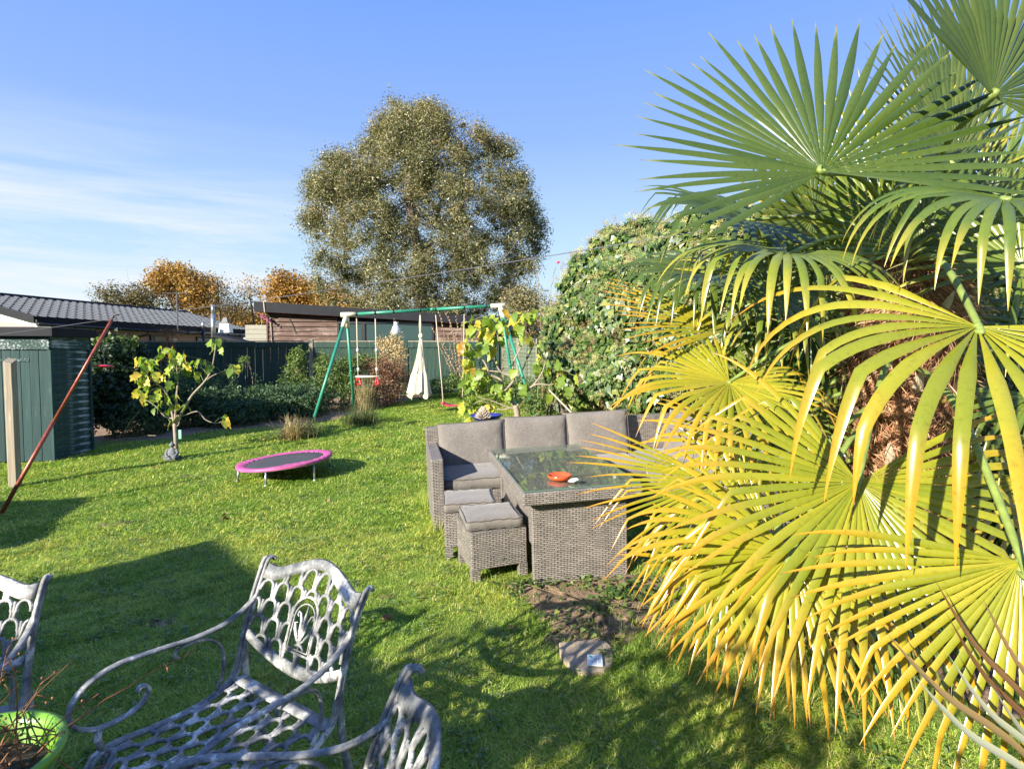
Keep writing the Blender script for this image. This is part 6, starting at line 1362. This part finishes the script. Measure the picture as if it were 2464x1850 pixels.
fig('fig_tree', 'large leaved yellow green fig tree behind the sofa beside the swing leg', b1, br, lp, .172, 9, 0, [g_(1272, 848, -.2), g_(1248, 828, -.2), g_(1295, 833, -.2), g_(1195, 873, -.2), g_(1170, 850, -.2)])

# ------------------------------------------------------------------ the palm
def frond(t, o, hub, axis, nrm, L, phim, nseg, droop, start, mname, att, seed, wide=1.0, pet=True, cone=.12, label=None):
    """fan leaf: pleated segments joined near the hub, free and drooping beyond"""
    r_ = random.Random(seed); a = Vector(axis).normalized(); n0 = Vector(nrm); n0 = (n0-a*n0.dot(a)).normalized(); b = n0.cross(a); h = hub-o
    V = []; F = []; Rn = []; Tp = []; K = 15; dphi = 2*phim/nseg; sr = r_.random()
    for i in range(nseg):
        ph = -phim+dphi*(i+.5)+r_.uniform(-.15, .15)*dphi; Li = L*(1-.30*(abs(ph)/math.pi)**1.6)*r_.uniform(.90, 1.05); d0 = a*math.cos(ph)+b*math.sin(ph); side = (-a*math.sin(ph)+b*math.cos(ph))
        d = (d0+n0*cone).normalized(); p = h+d*.004; g = Vector((0, 0, -1)); dr = droop*r_.uniform(.45, 1.6); sj = (.44 if mname == 'palm_green' else .36)*r_.uniform(.9, 1.12); wmax = Li*sj*math.tan(dphi/2)*1.04*wide; kink = r_.uniform(.55, .8) if droop > .2 and r_.random() < .45*min(1, droop+.2) else 9
        rv = min(1, max(0, .25+.5*sr+r_.uniform(-.25, .25))); o_ = len(V); twist = r_.uniform(-.5, .5)*min(1.2, .35+droop)
        for k in range(K+1):
            s = k/K
            if s > start: 
                f = ((s-start)/(1-start)); d = (d+g*dr*f*.30*(1.6/K)*4.2+side*r_.uniform(-.012, .012)).normalized()
                if s > kink: d = (d+g*1.1).normalized(); kink = 9
            if k: p = p+d*(Li/K)
            hw = wmax*(s/sj) if s < sj else wmax*(1-.34*(s-sj)/(1-sj))*(1-max(0, (s-.66)/.34)**1.5*.97)
            hw = max(hw, .0006); sd = side*math.cos(twist*max(0, s-sj))+n0*math.sin(twist*max(0, s-sj)); sd = (sd-d*sd.dot(d)); sd = sd.normalized() if sd.length > .01 else side; up = sd.cross(d).normalized()
            fold = hw*(.80 if s < sj else .50)
            V += [tuple(p-sd*hw*.92), tuple(p+up*fold*(-1)), tuple(p+sd*hw*.92)]; Rn += [rv, max(0, rv-.08), rv]; tt = s+r_.uniform(-.01, .01)+.10*(rv-.5); Tp += [tt+.02, tt, tt+.02]
        for k in range(K):
            q = o_+3*k; F += [(q, q+1, q+4, q+3), (q+1, q+2, q+5, q+4)]
    ob = npmesh('frond', np.array(V), np.array(F), mname, t, np.array(Rn), np.array(Tp), smooth=False)
    if label: ob['label'] = label
    if pet:
        q0 = att-o; mid = q0.lerp(h, .55)+Vector((0, 0, .10*(h-q0).length)); P = curve([q0, mid, h-a*.01, h+a*.03], 5)
        MB().tube(P, [.016-.008*k/(len(P)-1) for k in range(len(P))], 7, flat=.7).build('petiole', 'petiole', ob, True)
        MB().ball(tuple(h), .013, 8, 5, .7).build('hub', 'petiole', ob, True)
    return ob
def palm():
    base = Vector((1.98, 2.95, 0)); base.z = GZ(base.x, base.y)-.02
    t = empty('fan_palm', base, 0, 'large fan palm with green and yellow fronds filling the right foreground', 'palm'); o = base
    top = 2.35; tr = lambda z: Vector((base.x-.02*z, base.y-.02*z, z))
    P = [tr(z)-o for z in (base.z, .5, 1.0, 1.5, 2.0, top)]; MB().tube(P, [.17, .20, .235, .25, .23, .12], 16).build('trunk', 'fibre_core', t, True)
    # shaggy fibre on the trunk
    n = 9500; z = rng.uniform(.15, top+.02, n); th = rng.uniform(0, 6.283, n); rr = np.interp(z, [.1, .5, 1, 1.5, 2.0, top], [.17, .20, .235, .25, .23, .12])*rng.uniform(.97, 1.14, n)
    c = np.stack([base.x-.02*z+rr*np.cos(th), base.y-.02*z+rr*np.sin(th), z], 1)-np.array(o[:]); out = np.stack([np.cos(th), np.sin(th), 0*th], 1); tan = np.stack([-np.sin(th), np.cos(th), 0*th], 1)
    sw = .9*np.sin(z*5+th*2)[:, None]; d = norm(tan*(sw+rng.normal(0, .5, (n, 1)))+np.array([0, 0, -1.0])*(rng.random((n, 1))*1.2-.15)+out*rng.uniform(.05, .40, (n, 1)))
    L = rng.uniform(.05, .20, (n, 1)); side = norm(np.cross(d, out))*rng.uniform(.0007, .0026, (n, 1))
    q0, q1, q2 = c, c+d*L*.5+out*L*.10, c+d*L+np.array([0, 0, -.2])*L
    V = np.stack([q0-side, q0+side, q1-side, q1+side, q2-side*.3, q2+side*.3], 1).reshape(-1, 3); i0 = np.arange(n)*6
    F = np.concatenate([np.stack([i0, i0+1, i0+3, i0+2], 1), np.stack([i0+2, i0+3, i0+5, i0+4], 1)]); tag(npmesh('trunk_fibre', V, F, 'fibre', t, np.repeat(rng.random(n), 6)), kind='stuff')
    r_ = random.Random(12)
    for k in range(46):        # old leaf bases
        z = .3+k*.043; a1 = k*2.4; q = tr(z)-o+Vector((math.cos(a1)*.23, math.sin(a1)*.23, 0)); e = q+Vector((math.cos(a1)*.07, math.sin(a1)*.07, .10)); MB().tube([q, e, e+(e-q)*.5], [.026, .020, .006], 6, flat=.45).build('leaf_base', 'bark_brown' if k % 2 else 'rope', t)
    A = lambda z: tr(z)
    H = at
    FR = [  # hub(u,v,Y), axis, normal, L, phi, nseg, droop, start, material, attach z, wide
        ((1980, 413, 2.10), (-.14, .62, 1), (-.1, -1, .62), .78, 122, 38, .10, .55, 'palm_green', 2.25, 1),
        ((2388, 232, 1.95), (.35, .3, 1), (.40, -.9, .3), .68, 92, 28, .12, .6, 'palm_green', 2.3, 1.05),
        ((2212, 607, 2.65), (-.05, .2, 1), (0, -1, .2), .74, 100, 36, .12, .6, 'palm_mid', 2.2, 1),
        ((2290, 400, 2.6), (-.35, .1, 1), (.5, -1, .2), .72, 80, 30, .2, .5, 'palm_green', 2.3, 1),
        ((1893, 612, 2.30), (-.65, -.45, -.12), (.05, -.35, .95), .60, 150, 34, 2.4, .24, 'palm_mid', 2.15, 1),
        ((1760, 787, 3.00), (-1, -.15, .02), (0, -.55, .8), .70, 38, 14, .25, .5, 'palm_yellow', 1.9, 1),
        ((1755, 920, 2.60), (-.45, -.55, -.35), (0, -.6, .75), .62, 158, 44, 1.3, .34, 'palm_yellow', 1.85, 1),
        ((2352, 785, 1.72), (-.55, -.55, -.55), (.02, -.45, .9), .84, 112, 19, 1.9, .20, 'palm_yellow', 2.15, .74),
        ((2065, 1160, 1.88), (-.30, -.4, -.85), (-.1, -.9, .40), .74, 136, 42, .65, .40, 'palm_yellow', 1.75, 1),
        ((1725, 1155, 2.62), (-.8, -.2, -.55), (.05, -.85, .5), .68, 64, 34, .30, .5, 'palm_yellow', 1.6, 1),
        ((1855, 1290, 2.25), (-.8, -.3, -.45), (-.05, -.85, .5), .66, 118, 36, .85, .42, 'palm_yellow', 1.55, 1),
        ((1905, 1330, 2.10), (-.35, -.3, -.9), (-.1, -.9, .3), .62, 115, 34, .6, .45, 'palm_yellow', 1.5, 1),
        ((2455, 1350, 1.52), (-.30, -.15, -.95), (-.2, -.95, .2), .64, 86, 30, .45, .45, 'palm_yellow', 1.7, 1),
        ((2415, 478, 1.90), (-.7, -.4, -.25), (.1, -.40, .9), .58, 115, 26, 2.2, .22, 'palm_mid', 2.3, 1.0),
        ((1800, 530, 2.75), (-.9, -.25, .05), (.0, -.5, .85), .62, 120, 34, 1.5, .30, 'palm_green', 2.2, 1),
        ((1960, 520, 3.1), (-.5, .1, .7), (0, -.8, .5), .60, 140, 36, 1.2, .35, 'palm_green', 2.2, 1),
        ((1860, 700, 3.0), (-.7, -.2, -.2), (0, -.6, .7), .62, 150, 36, 1.4, .3, 'palm_mid', 2.1, 1),
        ((1950, 800, 3.15), (-.5, -.3, -.5), (0, -.7, .6), .60, 140, 34, 1.2, .3, 'palm_green', 1.9, 1),
        ((1880, 950, 3.0), (-.4, -.3, -.7), (0, -.8, .5), .62, 150, 38, 1.0, .35, 'palm_mid', 1.7, 1),
        ((2330, 560, 3.0), (.3, .1, .8), (0, -1, .2), .66, 130, 36, .4, .5, 'palm_mid', 2.3, 1),
        ((2460, 640, 2.4), (.5, -.1, .5), (-.3, -.8, .5), .6, 150, 36, .8, .35, 'palm_mid', 2.2, 1),
        ((2490, 950, 2.6), (.5, -.3, -.4), (-.3, -.8, .5), .6, 150, 34, 1.1, .3, 'palm_mid', 2.0, 1),
        ((2150, 1400, 2.55), (-.1, -.3, -.9), (0, -.9, .3), .58, 130, 34, .6, .4, 'palm_mid', 1.35, 1),
        ((1750, 1360, 2.75), (-.4, -.2, -.9), (0, -.9, .4), .56, 120, 34, .6, .4, 'palm_yellow', 1.3, 1),
        ((2490, 1150, 2.5), (.6, -.3, -.6), (-.3, -.8, .4), .6, 140, 34, .9, .35, 'palm_yellow', 1.8, 1),
        ((2000, 1000, 3.05), (-.3, -.2, -.8), (0, -.9, .4), .55, 130, 30, .9, .4, 'palm_green', 1.6, 1),
        ((2120, 540, 3.05), (-.25, .35, 1), (-.3, -1, .3), .86, 85, 34, .25, .5, 'palm_mid', 2.3, 1),
        ((2400, 470, 2.9), (.1, .3, 1), (-.3, -1, .3), .80, 95, 34, .3, .5, 'palm_mid', 2.3, 1),
        ((1990, 640, 3.2), (-.6, .2, .5), (-.1, -.8, .5), .66, 130, 36, 1.3, .35, 'palm_mid', 2.2, 1),
        ((1800, 1075, 2.95), (-.75, -.2, -.3), (0, -.7, .6), .58, 120, 34, .9, .35, 'palm_yellow', 1.7, 1),
        ((1700, 660, 3.1), (-.8, -.2, -.1), (0, -.4, .9), .60, 120, 32, 1.7, .3, 'palm_green', 2.2, 1),
        ((2240, 760, 3.3), (.2, .1, .9), (0, -.9, .3), .60, 130, 34, .8, .4, 'palm_green', 2.0, 1),
        ((2330, 330, 3.1), (-.2, .2, .9), (.5, -1, .1), .80, 60, 20, .15, .55, 'palm_green', 2.35, 1),
    ]
    for i, (hb, ax, nr, L_, ph, ns, dr, st, m_, az, wd) in enumerate(FR):
        frond(t, o, H(*hb), ax, nr, L_, R(ph), ns, dr, st, m_, A(az), 100+i, wd)
palm()
# strappy bronze plant in the bottom right corner
def phormium():
    b = Vector((1.55, 1.35, GZ(1.55, 1.35))); t = empty('flax_plant', b, 0, 'bronze and grey strap leaved plant poking in at the bottom right corner', 'plant')
    tips = [((2125, 1514), 1.30, .5), ((2242, 1382), 1.35, .1), ((2272, 1468), 1.25, .05), ((2275, 1565), 1.25, .95), ((2193, 1618), 1.20, .98), ((2360, 1430), 1.4, .3), ((2380, 1640), 1.15, .9)]
    for i, ((u_, v_), Y_, cv) in enumerate(tips):
        e = at(u_, v_, Y_)-b; s = Vector((.02*math.cos(i), .03*math.sin(i), 0)); P = curve([s, s.lerp(e, .45)+Vector((.03, 0, .16)), s.lerp(e, .8)+Vector((0, 0, .05)), e], 6); n = len(P); V = []; F = []
        for k, p in enumerate(P):
            f = k/(n-1); w = .011*math.sin(math.pi*min(1, .25+f*.75))**.6*(1-max(0, (f-.75)/.25)**2*.97); d = (P[min(k+1, n-1)]-P[max(k-1, 0)]).normalized(); sd = d.cross(Vector((.2, -.7, .6))).normalized(); up = sd.cross(d); V += [tuple(p-sd*w), tuple(p+up*w*.5*-1), tuple(p+sd*w)]
        for k in range(n-1): F += [(3*k, 3*k+1, 3*k+4, 3*k+3), (3*k+1, 3*k+2, 3*k+5, 3*k+4)]
        npmesh('blade', np.array(V), np.array(F), 'phormium', t, np.full(len(V), cv))
phormium()
# undergrowth at the foot of the palm and on the soil
shrub('undergrowth', 'shady green undergrowth round the foot of the palm', [B(2100, 1480, 3.0, 300, 90), B(1850, 1400, 3.4, 160, 60), B(2400, 1400, 2.9, 200, 180), B(2300, 1200, 3.4, 200, 200), B(2000, 1250, 3.6, 120, 120)], 6500, .05, IVY, 'mid_leaf', None, ns=10)
for i, (u_, v_, n) in enumerate(((1300, 1405, 60), (1400, 1400, 70), (1480, 1430, 90), (1440, 1470, 50), (1560, 1440, 90), (1390, 1520, 30), (1350, 1470, 25), (1600, 1500, 60), (1230, 1420, 30), (1540, 1410, 40))):
    p = gp(u_, v_); k = n; c = np.array(p[:])+rng.normal(0, 1, (k, 3))*np.array([.07, .07, 0]); c[:, 2] = vGZ(c[:, 0], c[:, 1])+rng.uniform(.012, .05, k)
    lb = ('left end of the soil by the stool', 'under the table end panel', 'right of the table end', 'in the middle of the soil', 'under the yellow frond tips', 'just behind the stepping stone', 'left of the soil middle', 'at the right end of the soil', 'by the stool leg', 'under the sofa corner')[i]
    o = leaves('ground_ivy', c, np.tile([0, -.2, 1.], (k, 1)), rng.uniform(.022, .042, k), IVY, 'ivy_leaf' if i % 2 == 0 else 'mid_leaf', None, None, None, .35); tag(o, 'little creeping ivy patch '+lb, 'ivy', 'creeping ivy patches on the soil')
    o['kind'] = 'stuff'
for i, (u_, v_, n, h_) in enumerate(((1180, 1420, 260, .07), (1330, 1440, 120, .06), (1500, 1500, 130, .06), (1270, 1500, 240, .06), (1560, 1560, 260, .08), (1700, 1560, 300, .12), (1900, 1620, 420, .16), (2080, 1640, 420, .2), (1400, 1560, 100, .05), (1620, 1470, 150, .07))):
    p = gp(u_, v_); lb = ('beside the front stool leg', 'on the soil under the table end', 'on the right part of the soil', 'at the front edge of the soil', 'right of the stepping stone', 'under the lowest yellow frond', 'at the palm foot, lower right', 'near the strap leaved plant', 'behind the lettered tile', 'below the left pointing frond')[i]
    grasstuft('weedy grass tuft '+lb, p, n, h_*1.2, .09, 'grass_blade' if i != 1 else 'grass_green_dark', .9, 30+i, w=.0035)
# broad green leaf on the grass and fallen leaves
for i, (u_, v_, s, z_, lb) in enumerate(((372, 1130, .10, 0, 'curled brown leaf on the lawn beyond the worn patch'), (535, 1254, .09, 1, 'striped tan curled leaf on the open lawn'), (545, 1244, .07, 2, 'pinkish brown leaf lying just behind the striped leaf'), (305, 1133, .06, 3, 'tiny brown leaf on the lawn left of the statue'), (790, 1210, .05, 4, 'dark brown leaf on the lawn right of the trampoline'), (1225, 1520, .04, 5, 'small orange leaf on the lawn left of the stepping stone'), (490, 1112, .06, 6, 'pale pink leaf fragment on the grass left of the trampoline'), (940, 1497, .06, 7, 'dark seed head on the grass beside the whole armchair'))):
    p = gp(u_, v_); me = FL[i % 4].copy(); me.materials.clear(); me.materials.append(M['dead_leaf']) if 'dead_leaf' in M else None
    o = inst(me, 'fallen_leaf', None, (p.x, p.y, GZ(p.x, p.y)+.035), (R(20*i-50), R(15), i*1.3), (s, s*.7, s*2.5)); tag(o, lb, 'leaf', 'fallen leaves on the lawn')
